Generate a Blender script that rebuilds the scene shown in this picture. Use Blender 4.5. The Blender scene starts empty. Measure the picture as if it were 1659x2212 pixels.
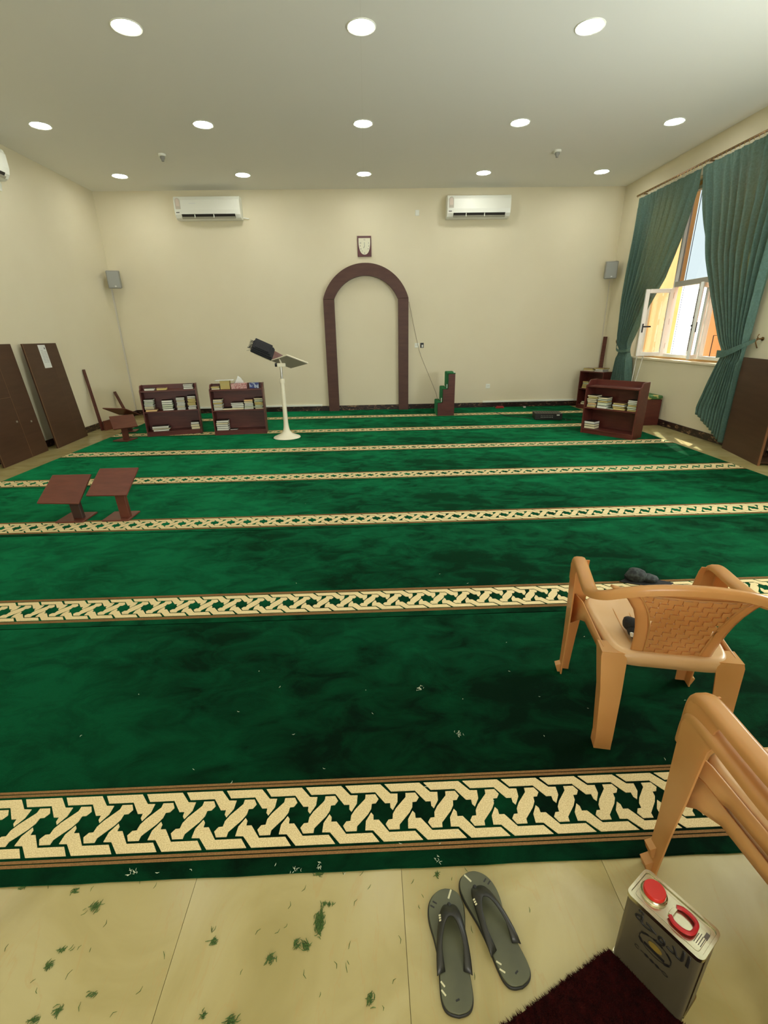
import bpy, bmesh, math, random
from mathutils import Vector, Matrix
R = math.radians
PI = math.pi
scn = bpy.context.scene
col = scn.collection

# ------------------------------------------------------------------ camera
CAM_H = 1.55
pitch, yaw, roll = R(20.8384), R(1.5897), R(-1.018)
fw = Vector((math.sin(yaw)*math.cos(pitch), math.cos(yaw)*math.cos(pitch), -math.sin(pitch)))
rt = Vector((math.cos(yaw), -math.sin(yaw), 0))
up = rt.cross(fw)
r2 = rt*math.cos(roll) + up*math.sin(roll)
u2 = up*math.cos(roll) - rt*math.sin(roll)
cam = bpy.data.cameras.new('camera')
cam.sensor_fit = 'HORIZONTAL'
cam.sensor_width = 36.0
cam.lens = 36.0*1017.06/1659
cam.clip_start = 0.02
camo = bpy.data.objects.new('camera', cam)
col.objects.link(camo)
M = Matrix((r2, u2, -fw)).transposed().to_4x4()
M.translation = Vector((0, 0, CAM_H))
camo.matrix_world = M
scn.camera = camo

# ------------------------------------------------------------------ world, lights, exposure
w = bpy.data.worlds.new('sky')
scn.world = w
w.use_nodes = True
wn = w.node_tree
bg = wn.nodes['Background']
bg.inputs[0].default_value = (0.86, 0.93, 1.0, 1)
bg.inputs[1].default_value = 5.0
vs = scn.view_settings
vs.view_transform = 'Standard'
vs.look = 'None'
vs.gamma = 1.0
vs.use_curve_mapping = False
vs.exposure = 0.14

def light(name, kind, loc, energy, color, size=None, sizey=None, aim=None, shape=None, spread=None):
    l = bpy.data.lights.new(name, kind)
    l.energy = energy
    l.color = color
    if size: l.size = size
    if shape: l.shape = shape
    if sizey: l.size_y = sizey
    if spread: l.spread = spread
    o = bpy.data.objects.new(name, l)
    o.location = loc
    if aim is not None:
        o.rotation_euler = Vector(aim).to_track_quat('-Z', 'Y').to_euler()
    col.objects.link(o)
    return o
sun = light('sun', 'SUN', (20, 30, 30), 9.0, (1, 0.93, 0.80), aim=(-0.3125, -0.85, -1.0))
sun.data.angle = R(0.6)
H = 4.06
# added fill light from the right; the wall has no second window here
light('right_fill', 'AREA', (4.85, 2.6, 2.1), 260, (0.90, 1.0, 1.0), 2.4, 2.4, aim=(-1, 0.3, 0.62), shape='RECTANGLE')
pw = light('window_portal', 'AREA', (5.30, 7.9, 2.3), 1, (1, 1, 1), 2.7, 2.6, aim=(-1, 0, 0), shape='RECTANGLE')
pw.data.cycles.is_portal = True
light('rear_fill', 'AREA', (-0.3, -4.8, 1.7), 300, (1.0, 0.985, 0.92), 2.6, 2.6, aim=(0, 1, 0.75), shape='RECTANGLE')  # added fill behind the camera, aimed up to brighten the ceiling; no doorway there
# ceiling lamps of the rows overhead and behind the camera (outside the frame)
for ly in (3.33, 1.29, -0.75, -2.79):
    for i in (-2, -1, 0, 1, 2):
        light('overhead_lamp', 'AREA', (0.025+2.03*i, ly, H-0.02), 3.4, (1.0, 0.98, 0.88), 0.22, aim=(0, 0, -1), shape='DISK')
for i in (-2, 2):
    light('overhead_lamp', 'AREA', (0.025+2.03*i, 5.37, H-0.02), 3.4, (1.0, 0.98, 0.88), 0.22, aim=(0, 0, -1), shape='DISK')

# ------------------------------------------------------------------ materials
def lin(c):
    return tuple((v/255/12.92 if v/255 <= 0.04045 else ((v/255+0.055)/1.055)**2.4) for v in c) + (1,)
MATS = {}
def mat(name, rgb, rough=0.5, metal=0.0, noise=None, bump=None, sheen=None, spec=0.5, emit=None, coat=0, trans=None, alpha=None):
    """rgb in sRGB 0-255; noise=(scale(xyz or float), second colour, detail, contrast); bump=(scale, strength, distance)"""
    if name in MATS: return MATS[name]
    m = bpy.data.materials.new(name)
    m.use_nodes = True
    nt = m.node_tree
    b = nt.nodes['Principled BSDF']
    b.inputs['Base Color'].default_value = lin(rgb)
    b.inputs['Roughness'].default_value = rough
    b.inputs['Metallic'].default_value = metal
    b.inputs['Specular IOR Level'].default_value = spec
    if coat: b.inputs['Coat Weight'].default_value = coat
    tc = nt.nodes.new('ShaderNodeTexCoord')
    if noise:
        sc, rgb2, det, (lo, hi) = noise
        mp = nt.nodes.new('ShaderNodeMapping')
        mp.inputs['Scale'].default_value = sc if isinstance(sc, tuple) else (sc, sc, sc)
        n = nt.nodes.new('ShaderNodeTexNoise')
        n.inputs['Scale'].default_value = 1.0
        n.inputs['Detail'].default_value = det
        cr = nt.nodes.new('ShaderNodeValToRGB')
        cr.color_ramp.elements[0].position = lo
        cr.color_ramp.elements[1].position = hi
        cr.color_ramp.elements[0].color = lin(rgb)
        cr.color_ramp.elements[1].color = lin(rgb2)
        nt.links.new(tc.outputs['Object'], mp.inputs[0])
        nt.links.new(mp.outputs[0], n.inputs['Vector'])
        nt.links.new(n.outputs['Fac'], cr.inputs[0])
        nt.links.new(cr.outputs[0], b.inputs['Base Color'])
    if bump:
        bs, st, di = bump
        n2 = nt.nodes.new('ShaderNodeTexNoise')
        n2.inputs['Scale'].default_value = bs
        n2.inputs['Detail'].default_value = 3
        bp = nt.nodes.new('ShaderNodeBump')
        bp.inputs['Strength'].default_value = st
        bp.inputs['Distance'].default_value = di
        nt.links.new(tc.outputs['Object'], n2.inputs['Vector'])
        nt.links.new(n2.outputs['Fac'], bp.inputs['Height'])
        nt.links.new(bp.outputs[0], b.inputs['Normal'])
    if sheen:
        wgt, tint, sr = sheen
        b.inputs['Sheen Weight'].default_value = wgt
        b.inputs['Sheen Tint'].default_value = lin(tint)
        b.inputs['Sheen Roughness'].default_value = sr
    if emit:
        b.inputs['Emission Color'].default_value = emit[0]
        b.inputs['Emission Strength'].default_value = emit[1]
    MATS[name] = m
    return m

WALL = mat('wall_paint', (228, 220, 192), 0.85, noise=(1.2, (225, 216, 187), 2, (0.3, 0.7)), bump=(90, 0.08, 0.002), spec=0.25)
CEIL = mat('ceiling_paint', (242, 241, 232), 0.8, spec=0.25)
ORANGE = mat('recess_paint', (252, 204, 140), 0.8)
WOOD = mat('dark_red_wood', (92, 44, 34), 0.38, noise=((3, 3, 30), (74, 32, 26), 4, (0.3, 0.7)), spec=0.45)
WOODIN = mat('bookcase_wood', (100, 46, 36), 0.4, noise=((4, 25, 25), (82, 34, 28), 4, (0.3, 0.7)))
DOORW = mat('brown_laminate', (80, 54, 38), 0.45, noise=((2, 2, 18), (70, 46, 32), 5, (0.3, 0.7)), spec=0.35)
STANDW = mat('stand_wood', (106, 56, 42), 0.38, noise=((6, 30, 6), (92, 46, 34), 4, (0.35, 0.7)))
ARCHW = mat('arch_laminate', (86, 56, 46), 0.45, noise=((4, 4, 20), (78, 48, 40), 4, (0.35, 0.7)), spec=0.35)
WHITE = mat('white_plastic', (236, 238, 226), 0.35)
WHITEM = mat('cream_enamel', (238, 232, 208), 0.3)
GREYP = mat('grey_plastic', (150, 150, 142), 0.6)
BLACK = mat('black_plastic', (22, 22, 22), 0.45)
DARK = mat('dark_slot', (40, 36, 30), 0.6)
METAL = mat('brushed_metal', (190, 190, 185), 0.3, 1.0)
BRASS = mat('aged_brass', (120, 90, 55), 0.4, 0.9)
GOLD = mat('gold_hook', (190, 160, 90), 0.35, 0.8)
RED = mat('red_plastic', (196, 34, 22), 0.42)
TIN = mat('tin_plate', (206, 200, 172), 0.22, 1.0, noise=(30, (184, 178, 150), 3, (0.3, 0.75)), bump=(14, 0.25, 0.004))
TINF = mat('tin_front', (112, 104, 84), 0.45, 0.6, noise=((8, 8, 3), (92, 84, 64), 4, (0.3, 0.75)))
INK = mat('black_ink', (24, 22, 20), 0.5)
GOLDINK = mat('olive_gold_ink', (120, 100, 40), 0.5)
MAROON = mat('maroon_lacquer', (84, 34, 40), 0.25)
IVORY = mat('ivory_dial', (225, 222, 196), 0.3)
CHAIR = mat('tan_plastic', (214, 166, 104), 0.28, noise=(6, (206, 156, 92), 2, (0.3, 0.7)), spec=0.5)
b_ = CHAIR.node_tree.nodes['Principled BSDF']
_nt = CHAIR.node_tree
_tr = _nt.nodes.new('ShaderNodeBsdfTranslucent'); _tr.inputs[0].default_value = lin((230, 140, 40))
_mx = _nt.nodes.new('ShaderNodeMixShader'); _mx.inputs[0].default_value = 0.3
_nt.links.new(b_.outputs[0], _mx.inputs[1]); _nt.links.new(_tr.outputs[0], _mx.inputs[2])
_nt.links.new(_mx.outputs[0], _nt.nodes['Material Output'].inputs[0])
SEATP = mat('pale_tan_plastic', (208, 172, 128), 0.32, noise=(7, (200, 160, 112), 2, (0.3, 0.7)))  # seat in a paler, less saturated tan than the frame
RUBBER = mat('black_rubber', (26, 27, 24), 0.55)
FOOTBED = mat('olive_grey_footbed', (88, 90, 64), 0.5, noise=(9, (70, 72, 52), 3, (0.3, 0.7)))
STRAP = mat('strap_rubber', (34, 34, 27), 0.42)
CREAMMARK = mat('cream_mark', (200, 196, 160), 0.5)
RUGR = mat('maroon_pile', (50, 8, 6), 0.95, noise=(60, (32, 5, 4), 3, (0.3, 0.7)), bump=(320, 0.9, 0.006), spec=0.1)
GRASS = mat('cut_grass', (78, 108, 40), 0.7, noise=(300, (44, 72, 24), 2, (0.3, 0.7)))
LINT = mat('pale_lint', (206, 212, 186), 0.8)
PAPER = mat('white_paper', (226, 228, 224), 0.7)
PAGES = mat('cream_pages', (226, 216, 178), 0.8)
PAGESW = mat('white_pages', (228, 228, 214), 0.8)
PAGESG = mat('pale_green_pages', (206, 212, 186), 0.8)
PAGESY = mat('yellow_pages', (212, 196, 122), 0.8)
PAGESP = mat('peach_pages', (238, 200, 140), 0.8)
COVERS = {'dark': mat('dark_cover', (48, 40, 34), 0.5), 'green': mat('green_cover', (52, 74, 52), 0.5),
          'brown': mat('brown_cover', (110, 72, 56), 0.5), 'blue': mat('blue_cover', (62, 68, 110), 0.5)}
CREAM = mat('cream_pile', (232, 214, 166), 0.95, noise=(260, (196, 172, 122), 3, (0.35, 0.75)), bump=(500, 0.6, 0.002), spec=0.1)
BROWNP = mat('brown_pile', (140, 106, 66), 0.95, noise=(260, (110, 80, 48), 3, (0.35, 0.75)), spec=0.1)
GREENC = mat('green_carpet_step', (36, 92, 54), 0.9, bump=(300, 0.4, 0.003), sheen=(0.4, (80, 180, 120), 0.4), spec=0.1)
FOAM = mat('green_patterned_fabric', (70, 110, 60), 0.9, noise=(9, (196, 180, 110), 1, (0.50, 0.56)))

def carpet_material():
    m = bpy.data.materials.new('green_pile')
    m.use_nodes = True
    nt = m.node_tree
    b = nt.nodes['Principled BSDF']
    tc = nt.nodes.new('ShaderNodeTexCoord')
    def noise(scale, det, rough=0.5):
        mp = nt.nodes.new('ShaderNodeMapping')
        mp.inputs['Scale'].default_value = scale
        n = nt.nodes.new('ShaderNodeTexNoise')
        n.inputs['Scale'].default_value = 1
        n.inputs['Detail'].default_value = det
        n.inputs['Roughness'].default_value = rough
        n.inputs['Distortion'].default_value = 0.6
        nt.links.new(tc.outputs['Object'], mp.inputs[0])
        nt.links.new(mp.outputs[0], n.inputs['Vector'])
        return n
    a = noise((4.0, 6.5, 1), 6, 0.68)
    c = noise((0.55, 0.7, 1), 2)
    mx = nt.nodes.new('ShaderNodeMath'); mx.operation = 'ADD'
    s = nt.nodes.new('ShaderNodeMath'); s.operation = 'MULTIPLY'; s.inputs[1].default_value = 0.5
    nt.links.new(a.outputs[0], mx.inputs[0]); nt.links.new(c.outputs[0], mx.inputs[1])
    nt.links.new(mx.outputs[0], s.inputs[0])
    cr = nt.nodes.new('ShaderNodeValToRGB')
    e = cr.color_ramp.elements
    e[0].position = 0.41; e[0].color = lin((2, 18, 8))
    e[1].position = 0.60; e[1].color = lin((4, 52, 28))
    nt.links.new(s.outputs[0], cr.inputs[0])
    nt.links.new(cr.outputs[0], b.inputs['Base Color'])
    b.inputs['Roughness'].default_value = 0.95
    b.inputs['Specular IOR Level'].default_value = 0.05
    b.inputs['Sheen Weight'].default_value = 1.0
    b.inputs['Sheen Roughness'].default_value = 0.35
    sh = nt.nodes.new('ShaderNodeValToRGB')
    sh.color_ramp.elements[0].position = 0.41; sh.color_ramp.elements[0].color = lin((14, 110, 64))
    sh.color_ramp.elements[1].position = 0.60; sh.color_ramp.elements[1].color = lin((36, 200, 128))
    nt.links.new(s.outputs[0], sh.inputs[0])
    nt.links.new(sh.outputs[0], b.inputs['Sheen Tint'])
    f = noise((420, 420, 420), 2)
    bp = nt.nodes.new('ShaderNodeBump'); bp.inputs['Strength'].default_value = 0.5; bp.inputs['Distance'].default_value = 0.003
    nt.links.new(f.outputs[0], bp.inputs['Height']); nt.links.new(bp.outputs[0], b.inputs['Normal'])
    return m
GREEN = carpet_material()

def marble_tile_material():
    m = bpy.data.materials.new('cream_marble')
    m.use_nodes = True
    nt = m.node_tree
    b = nt.nodes['Principled BSDF']
    geo = nt.nodes.new('ShaderNodeNewGeometry')
    oi = nt.nodes.new('ShaderNodeObjectInfo')
    off = nt.nodes.new('ShaderNodeVectorMath'); off.operation = 'MULTIPLY_ADD'
    cmb = nt.nodes.new('ShaderNodeCombineXYZ')
    nt.links.new(oi.outputs['Random'], cmb.inputs[2])
    off.inputs[1].default_value = (1, 1, 1)
    sc = nt.nodes.new('ShaderNodeVectorMath'); sc.operation = 'SCALE'; sc.inputs['Scale'].default_value = 3
    nt.links.new(cmb.outputs[0], sc.inputs[0])
    nt.links.new(geo.outputs['Position'], off.inputs[0]); nt.links.new(sc.outputs[0], off.inputs[2])
    n = nt.nodes.new('ShaderNodeTexNoise'); n.inputs['Scale'].default_value = 2.6; n.inputs['Detail'].default_value = 5; n.inputs['Distortion'].default_value = 1.1
    nt.links.new(off.outputs[0], n.inputs['Vector'])
    cr = nt.nodes.new('ShaderNodeValToRGB')
    e = cr.color_ramp.elements
    e[0].position = 0.32; e[0].color = lin((158, 145, 94))
    e[1].position = 0.68; e[1].color = lin((178, 167, 120))
    x = cr.color_ramp.elements.new(0.5); x.color = lin((171, 158, 108))
    nt.links.new(n.outputs[0], cr.inputs[0])
    # thin veins
    mp = nt.nodes.new('ShaderNodeMapping'); mp.inputs['Rotation'].default_value = (0, 0, R(-28)); mp.inputs['Scale'].default_value = (5, 0.9, 1)
    nt.links.new(off.outputs[0], mp.inputs[0])
    v = nt.nodes.new('ShaderNodeTexNoise'); v.inputs['Scale'].default_value = 1.2; v.inputs['Detail'].default_value = 6; v.inputs['Distortion'].default_value = 1.6
    nt.links.new(mp.outputs[0], v.inputs['Vector'])
    vr = nt.nodes.new('ShaderNodeValToRGB')
    vr.color_ramp.elements[0].position = 0.49; vr.color_ramp.elements[0].color = (0, 0, 0, 1)
    vr.color_ramp.elements[1].position = 0.5; vr.color_ramp.elements[1].color = (1, 1, 1, 1)
    k = vr.color_ramp.elements.new(0.512); k.color = (0, 0, 0, 1)
    nt.links.new(v.outputs[0], vr.inputs[0])
    mulv = nt.nodes.new('ShaderNodeMath'); mulv.operation = 'MULTIPLY'; mulv.inputs[1].default_value = 0.22
    nt.links.new(vr.outputs[0], mulv.inputs[0])
    mix = nt.nodes.new('ShaderNodeMixRGB'); mix.inputs[2].default_value = lin((176, 138, 84))
    nt.links.new(mulv.outputs[0], mix.inputs[0]); nt.links.new(cr.outputs[0], mix.inputs[1])
    nt.links.new(mix.outputs[0], b.inputs['Base Color'])
    b.inputs['Roughness'].default_value = 0.22
    b.inputs['Specular IOR Level'].default_value = 0.4
    return m
MARBLE = marble_tile_material()

def dark_marble():
    m = bpy.data.materials.new('dark_skirting_marble')
    m.use_nodes = True
    nt = m.node_tree; b = nt.nodes['Principled BSDF']
    tc = nt.nodes.new('ShaderNodeTexCoord')
    mp = nt.nodes.new('ShaderNodeMapping'); mp.inputs['Scale'].default_value = (4.5, 4.5, 12)
    n = nt.nodes.new('ShaderNodeTexNoise'); n.inputs['Scale'].default_value = 1.3; n.inputs['Detail'].default_value = 4; n.inputs['Distortion'].default_value = 2.2
    cr = nt.nodes.new('ShaderNodeValToRGB')
    e = cr.color_ramp.elements
    e[0].position = 0.46; e[0].color = lin((34, 22, 20))
    e[1].position = 0.68; e[1].color = lin((150, 122, 88))
    k = cr.color_ramp.elements.new(0.58); k.color = lin((66, 42, 34))
    nt.links.new(tc.outputs['Object'], mp.inputs[0]); nt.links.new(mp.outputs[0], n.inputs['Vector'])
    nt.links.new(n.outputs[0], cr.inputs[0]); nt.links.new(cr.outputs[0], b.inputs['Base Color'])
    b.inputs['Roughness'].default_value = 0.3
    return m
SKIRT = dark_marble()

def curtain_material():
    m = bpy.data.materials.new('teal_curtain')
    m.use_nodes = True
    nt = m.node_tree
    b = nt.nodes['Principled BSDF']
    tc = nt.nodes.new('ShaderNodeTexCoord')
    n = nt.nodes.new('ShaderNodeTexNoise'); n.inputs['Scale'].default_value = 45; n.inputs['Detail'].default_value = 5
    cr = nt.nodes.new('ShaderNodeValToRGB')
    cr.color_ramp.elements[0].position = 0.35; cr.color_ramp.elements[0].color = lin((88, 124, 116))
    cr.color_ramp.elements[1].position = 0.65; cr.color_ramp.elements[1].color = lin((116, 150, 142))
    nt.links.new(tc.outputs['Object'], n.inputs['Vector']); nt.links.new(n.outputs[0], cr.inputs[0])
    nt.links.new(cr.outputs[0], b.inputs['Base Color'])
    b.inputs['Roughness'].default_value = 0.8
    b.inputs['Sheen Weight'].default_value = 0.25
    b.inputs['Sheen Tint'].default_value = lin((140, 190, 180))
    tr = nt.nodes.new('ShaderNodeBsdfTranslucent'); tr.inputs[0].default_value = lin((190, 186, 140))
    mx = nt.nodes.new('ShaderNodeMixShader'); mx.inputs[0].default_value = 0.42
    out = nt.nodes['Material Output']
    nt.links.new(b.outputs[0], mx.inputs[1]); nt.links.new(tr.outputs[0], mx.inputs[2])
    nt.links.new(mx.outputs[0], out.inputs[0])
    return m
CURTAIN = curtain_material()

def glass_material(name, tint, clear):
    m = bpy.data.materials.new(name)
    m.use_nodes = True
    nt = m.node_tree
    for x in list(nt.nodes):
        if x.type != 'OUTPUT_MATERIAL': nt.nodes.remove(x)
    t = nt.nodes.new('ShaderNodeBsdfTransparent'); t.inputs[0].default_value = tint
    g = nt.nodes.new('ShaderNodeBsdfGlossy'); g.inputs['Roughness'].default_value = 0.03
    mx = nt.nodes.new('ShaderNodeMixShader'); mx.inputs[0].default_value = 1-clear
    nt.links.new(t.outputs[0], mx.inputs[1]); nt.links.new(g.outputs[0], mx.inputs[2])
    nt.links.new(mx.outputs[0], nt.nodes['Material Output'].inputs[0])
    return m
GLASS = glass_material('window_glass', (0.9, 0.93, 0.92, 1), 0.92)
GLASST = glass_material('tinted_glass', (0.42, 0.44, 0.43, 1), 0.95)
LAMP = mat('lamp_diffuser', (255, 255, 250), 0.5, emit=((1.0, 0.99, 0.92, 1), 55))
GROUND = mat('outdoor_paving', (214, 200, 170), 0.9, noise=(2, (200, 186, 156), 3, (0.3, 0.7)))

# ------------------------------------------------------------------ mesh helpers
class MB:
    def __init__(s): s.v = []; s.f = []; s.mi = []
    def add(s, vs_, fs, m=0, T=None):
        o = len(s.v)
        s.v += [tuple(T @ Vector(v)) if T else tuple(v) for v in vs_]
        s.f += [tuple(o+i for i in f) for f in fs]
        s.mi += [m]*len(fs)
        return s
    def box(s, x0, x1, y0, y1, z0, z1, m=0, T=None):
        v = [(x0,y0,z0),(x1,y0,z0),(x1,y1,z0),(x0,y1,z0),(x0,y0,z1),(x1,y0,z1),(x1,y1,z1),(x0,y1,z1)]
        f = [(0,3,2,1),(4,5,6,7),(0,1,5,4),(1,2,6,5),(2,3,7,6),(3,0,4,7)]
        return s.add(v, f, m, T)
    def prism(s, poly, z0, z1, m=0, T=None, axis='z'):
        """polygon extruded; axis z: (x,y)->(x,y,z); axis y: (x,z) extruded in y; axis x: (y,z) extruded in x"""
        n = len(poly)
        def P(p, h):
            return (p[0], p[1], h) if axis == 'z' else ((p[0], h, p[1]) if axis == 'y' else (h, p[0], p[1]))
        v = [P(p, z0) for p in poly] + [P(p, z1) for p in poly]
        f = [tuple(range(n))[::-1], tuple(range(n, 2*n))] + [(i, (i+1) % n, n+(i+1) % n, n+i) for i in range(n)]
        return s.add(v, f, m, T)
    def lathe(s, prof, n=24, m=0, T=None, cap=True):
        v = []; f = []
        for r, z in prof:
            v += [(r*math.cos(2*PI*k/n), r*math.sin(2*PI*k/n), z) for k in range(n)]
        for i in range(len(prof)-1):
            f += [(i*n+k, i*n+(k+1) % n, (i+1)*n+(k+1) % n, (i+1)*n+k) for k in range(n)]
        if cap:
            f.append(tuple(range(n))[::-1]); f.append(tuple(range((len(prof)-1)*n, len(prof)*n)))
        return s.add(v, f, m, T)
    def tube(s, pts, r, n=8, m=0, T=None, closed=False):
        pts = [Vector(p) for p in pts]; N = len(pts); v = []; f = []
        ref = Vector((0, 0, 1))
        for i, p in enumerate(pts):
            a = pts[(i-1) % N] if (closed or i > 0) else p
            b = pts[(i+1) % N] if (closed or i < N-1) else p
            t = (b-a).normalized()
            rf = ref if abs(t.dot(ref)) < 0.95 else Vector((1, 0, 0))
            x = t.cross(rf).normalized(); y = x.cross(t)
            rr = r[i] if isinstance(r, (list, tuple)) else r
            v += [tuple(p + x*rr*math.cos(2*PI*k/n) + y*rr*math.sin(2*PI*k/n)) for k in range(n)]
        M_ = N if closed else N-1
        for i in range(M_):
            j = (i+1) % N
            f += [(i*n+k, i*n+(k+1) % n, j*n+(k+1) % n, j*n+k) for k in range(n)]
        if not closed:
            f.append(tuple(range(n))[::-1]); f.append(tuple(range((N-1)*n, N*n)))
        return s.add(v, f, m, T)
    def sweep(s, pts, sides, prof, scales, m=0, T=None):
        """profile points (a,b): a along side vector, b along normal = side x tangent"""
        pts = [Vector(p) for p in pts]; N = len(pts); n = len(prof); v = []; f = []
        for i, p in enumerate(pts):
            a = pts[max(i-1, 0)]; b = pts[min(i+1, N-1)]
            t = (b-a).normalized()
            sd = Vector(sides[i]); sd = (sd - t*sd.dot(t)).normalized()
            nr = sd.cross(t)
            sw, sh = scales[i]
            v += [tuple(p + sd*q[0]*sw + nr*q[1]*sh) for q in prof]
        for i in range(N-1):
            f += [(i*n+k, i*n+(k+1) % n, (i+1)*n+(k+1) % n, (i+1)*n+k) for k in range(n)]
        f.append(tuple(range(n))[::-1]); f.append(tuple(range((N-1)*n, N*n)))
        return s.add(v, f, m, T)
    def grid(s, P, m=0, T=None, closed_u=False):
        nu = len(P); nv = len(P[0]); v = [q for row in P for q in row]; f = []
        for i in range(nu if closed_u else nu-1):
            j = (i+1) % nu
            for k in range(nv-1):
                f.append((i*nv+k, j*nv+k, j*nv+k+1, i*nv+k+1))
        return s.add(v, f, m, T)
    def build(s, name, mats, parent=None, smooth=False, bevel=None, solid=None, subsurf=0, loc=None, fixn=True):
        me = bpy.data.meshes.new(name)
        me.from_pydata(s.v, [], s.f)
        if not isinstance(mats, (list, tuple)): mats = [mats]
        for m in mats: me.materials.append(m)
        me.polygons.foreach_set('material_index', s.mi)
        if fixn:
            bm = bmesh.new(); bm.from_mesh(me)
            bmesh.ops.recalc_face_normals(bm, faces=bm.faces)
            bm.to_mesh(me); bm.free()
        if smooth:
            me.polygons.foreach_set('use_smooth', [True]*len(me.polygons))
            try: me.set_sharp_from_angle(angle=R(smooth if smooth is not True else 40))
            except Exception: pass
        me.update()
        o = bpy.data.objects.new(name, me)
        col.objects.link(o)
        if loc: o.location = loc
        if parent: o.parent = parent
        if solid:
            md = o.modifiers.new('solidify', 'SOLIDIFY'); md.thickness = solid; md.offset = 0
        if bevel:
            md = o.modifiers.new('bevel', 'BEVEL'); md.width = bevel; md.segments = 2; md.limit_method = 'ANGLE'; md.angle_limit = R(50)
        if subsurf:
            md = o.modifiers.new('subsurf', 'SUBSURF'); md.levels = subsurf; md.render_levels = subsurf
        return o

def thing(name, label, cat, loc=(0, 0, 0), rz=0.0, group=None, rot=None):
    o = bpy.data.objects.new(name, None)
    o.empty_display_size = 0.05
    col.objects.link(o)
    o.location = loc
    o.rotation_euler = rot if rot else (0, 0, rz)
    o['label'] = label; o['category'] = cat
    if group: o['group'] = group
    return o
def tag(o, label, cat, group=None, kind=None):
    o['label'] = label; o['category'] = cat
    if group: o['group'] = group
    if kind: o['kind'] = kind
    return o
def struct(o):
    o['kind'] = 'structure'
    return o
def copy_tree(o, parent=None):
    c = o.copy(); col.objects.link(c)
    if parent: c.parent = parent
    for ch in list(o.children): copy_tree(ch, c)
    return c
def catmull(pts, n):
    pts = [Vector(p) for p in pts]; out = []
    P = [pts[0]*2-pts[1]] + pts + [pts[-1]*2-pts[-2]]
    for i in range(1, len(P)-2):
        for k in range(n):
            t = k/n
            a, b, c, d = P[i-1], P[i], P[i+1], P[i+2]
            out.append(0.5*((2*b) + (c-a)*t + (2*a-5*b+4*c-d)*t*t + (3*b-a-3*c+d)*t**3))
    out.append(pts[-1])
    return out
def text_mesh(name, body, size, m, parent, T, depth=0.0004, bold=0.0, align='CENTER'):
    cu = bpy.data.curves.new(name, 'FONT'); cu.body = body; cu.size = size
    cu.align_x = align; cu.align_y = 'CENTER'; cu.extrude = depth; cu.bevel_depth = bold; cu.bevel_resolution = 0; cu.resolution_u = 3
    t = bpy.data.objects.new(name+'_tmp', cu); col.objects.link(t)
    dg = bpy.context.evaluated_depsgraph_get(); dg.update()
    me = bpy.data.meshes.new_from_object(t.evaluated_get(dg))
    bpy.data.objects.remove(t)
    me.transform(T); me.materials.clear(); me.materials.append(m)
    o = bpy.data.objects.new(name, me); col.objects.link(o); o.parent = parent
    return o
ORD = ['top', 'second', 'third', 'fourth', 'fifth', 'sixth', 'seventh', 'eighth', 'ninth', 'tenth']

# ------------------------------------------------------------------ room shell
XL, XR, YW, YB = -4.96, 4.966, 10.33, -5.0
FZ = -0.010                                  # tile surface; the carpet pile top is z = 0
struct(MB().box(XL-.3, XR+.3, YB-.3, YW+.3, -0.2, FZ-0.012).build('floor', mat('screed', (140, 122, 86), 0.9)))
floor_o = bpy.data.objects['floor']
TS = 0.63
def tile(x0, x1, y0, y1):
    g = 0.0007
    me_ = MB().box(x0+g, x1-g, y0+g, y1-g, FZ-0.012, FZ)
    return me_.build('tile', MARBLE, floor_o)
xs = [-0.569+TS*i for i in range(-8, 10)]
for i in range(len(xs)-1):
    a, b = max(xs[i], XL), min(xs[i+1], XR)
    if b-a < 0.02: continue
    for yj in range(6):
        y1_ = 1.02-TS*2*yj*0.5; tile(a, b, y1_-TS, y1_)
yy = 1.02
while yy < YW:
    y2 = min(yy+TS, YW)
    tile(XL, XL+TS+.09, yy, y2); tile(XR-TS-.09, XR, yy, y2)
    yy += TS
struct(MB().box(XL-.3, XR+.3, YB-.3, YW+.3, H, H+0.2).build('ceiling', CEIL))
struct(MB().box(XL-.25, XL, YB-.25, YW+.25, -0.1, H).build('wall_left', WALL))
struct(MB().box(XL, XR, YW, YW+.25, -0.1, H).build('wall_front', WALL))
struct(MB().box(XL, XR, YB-.25, YB, -0.1, H).build('wall_back', WALL))
WY0, WY1, WZ0, WZ1 = 6.50, 9.27, 1.045, 3.62
mw = MB()
mw.box(XR, XR+.154, YB-.25, WY0, -0.1, H); mw.box(XR, XR+.154, WY1, YW+.25, -0.1, H)
mw.box(XR, XR+.154, WY0, WY1, -0.1, WZ0); mw.box(XR, XR+.154, WY0, WY1, WZ1, H)
struct(mw.build('wall_right', WALL))
# back of the window recess, painted warm, with the window opening in it
OY0, OY1, OZ0, OZ1 = 6.62, 9.20, 1.085, 3.55
CY0, CY1 = 7.46, 8.44
X2, X3 = XR+.154, XR+.25
mw = MB()
mw.box(X2, X3, YB-.25, OY0, -0.1, H); mw.box(X2, X3, OY1, YW+.25, -0.1, H)
mw.box(X2, X3, OY0, OY1, -0.1, OZ0); mw.box(X2, X3, OY0, OY1, OZ1, H)
struct(mw.build('trim_1', ORANGE))
struct(MB().box(XR-.02, X2, WY0-.03, WY1+.02, WZ0-.02, WZ0+.012).build('trim_2', mat('sill_marble', (236, 224, 196), 0.25), bevel=0.004))
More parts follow.
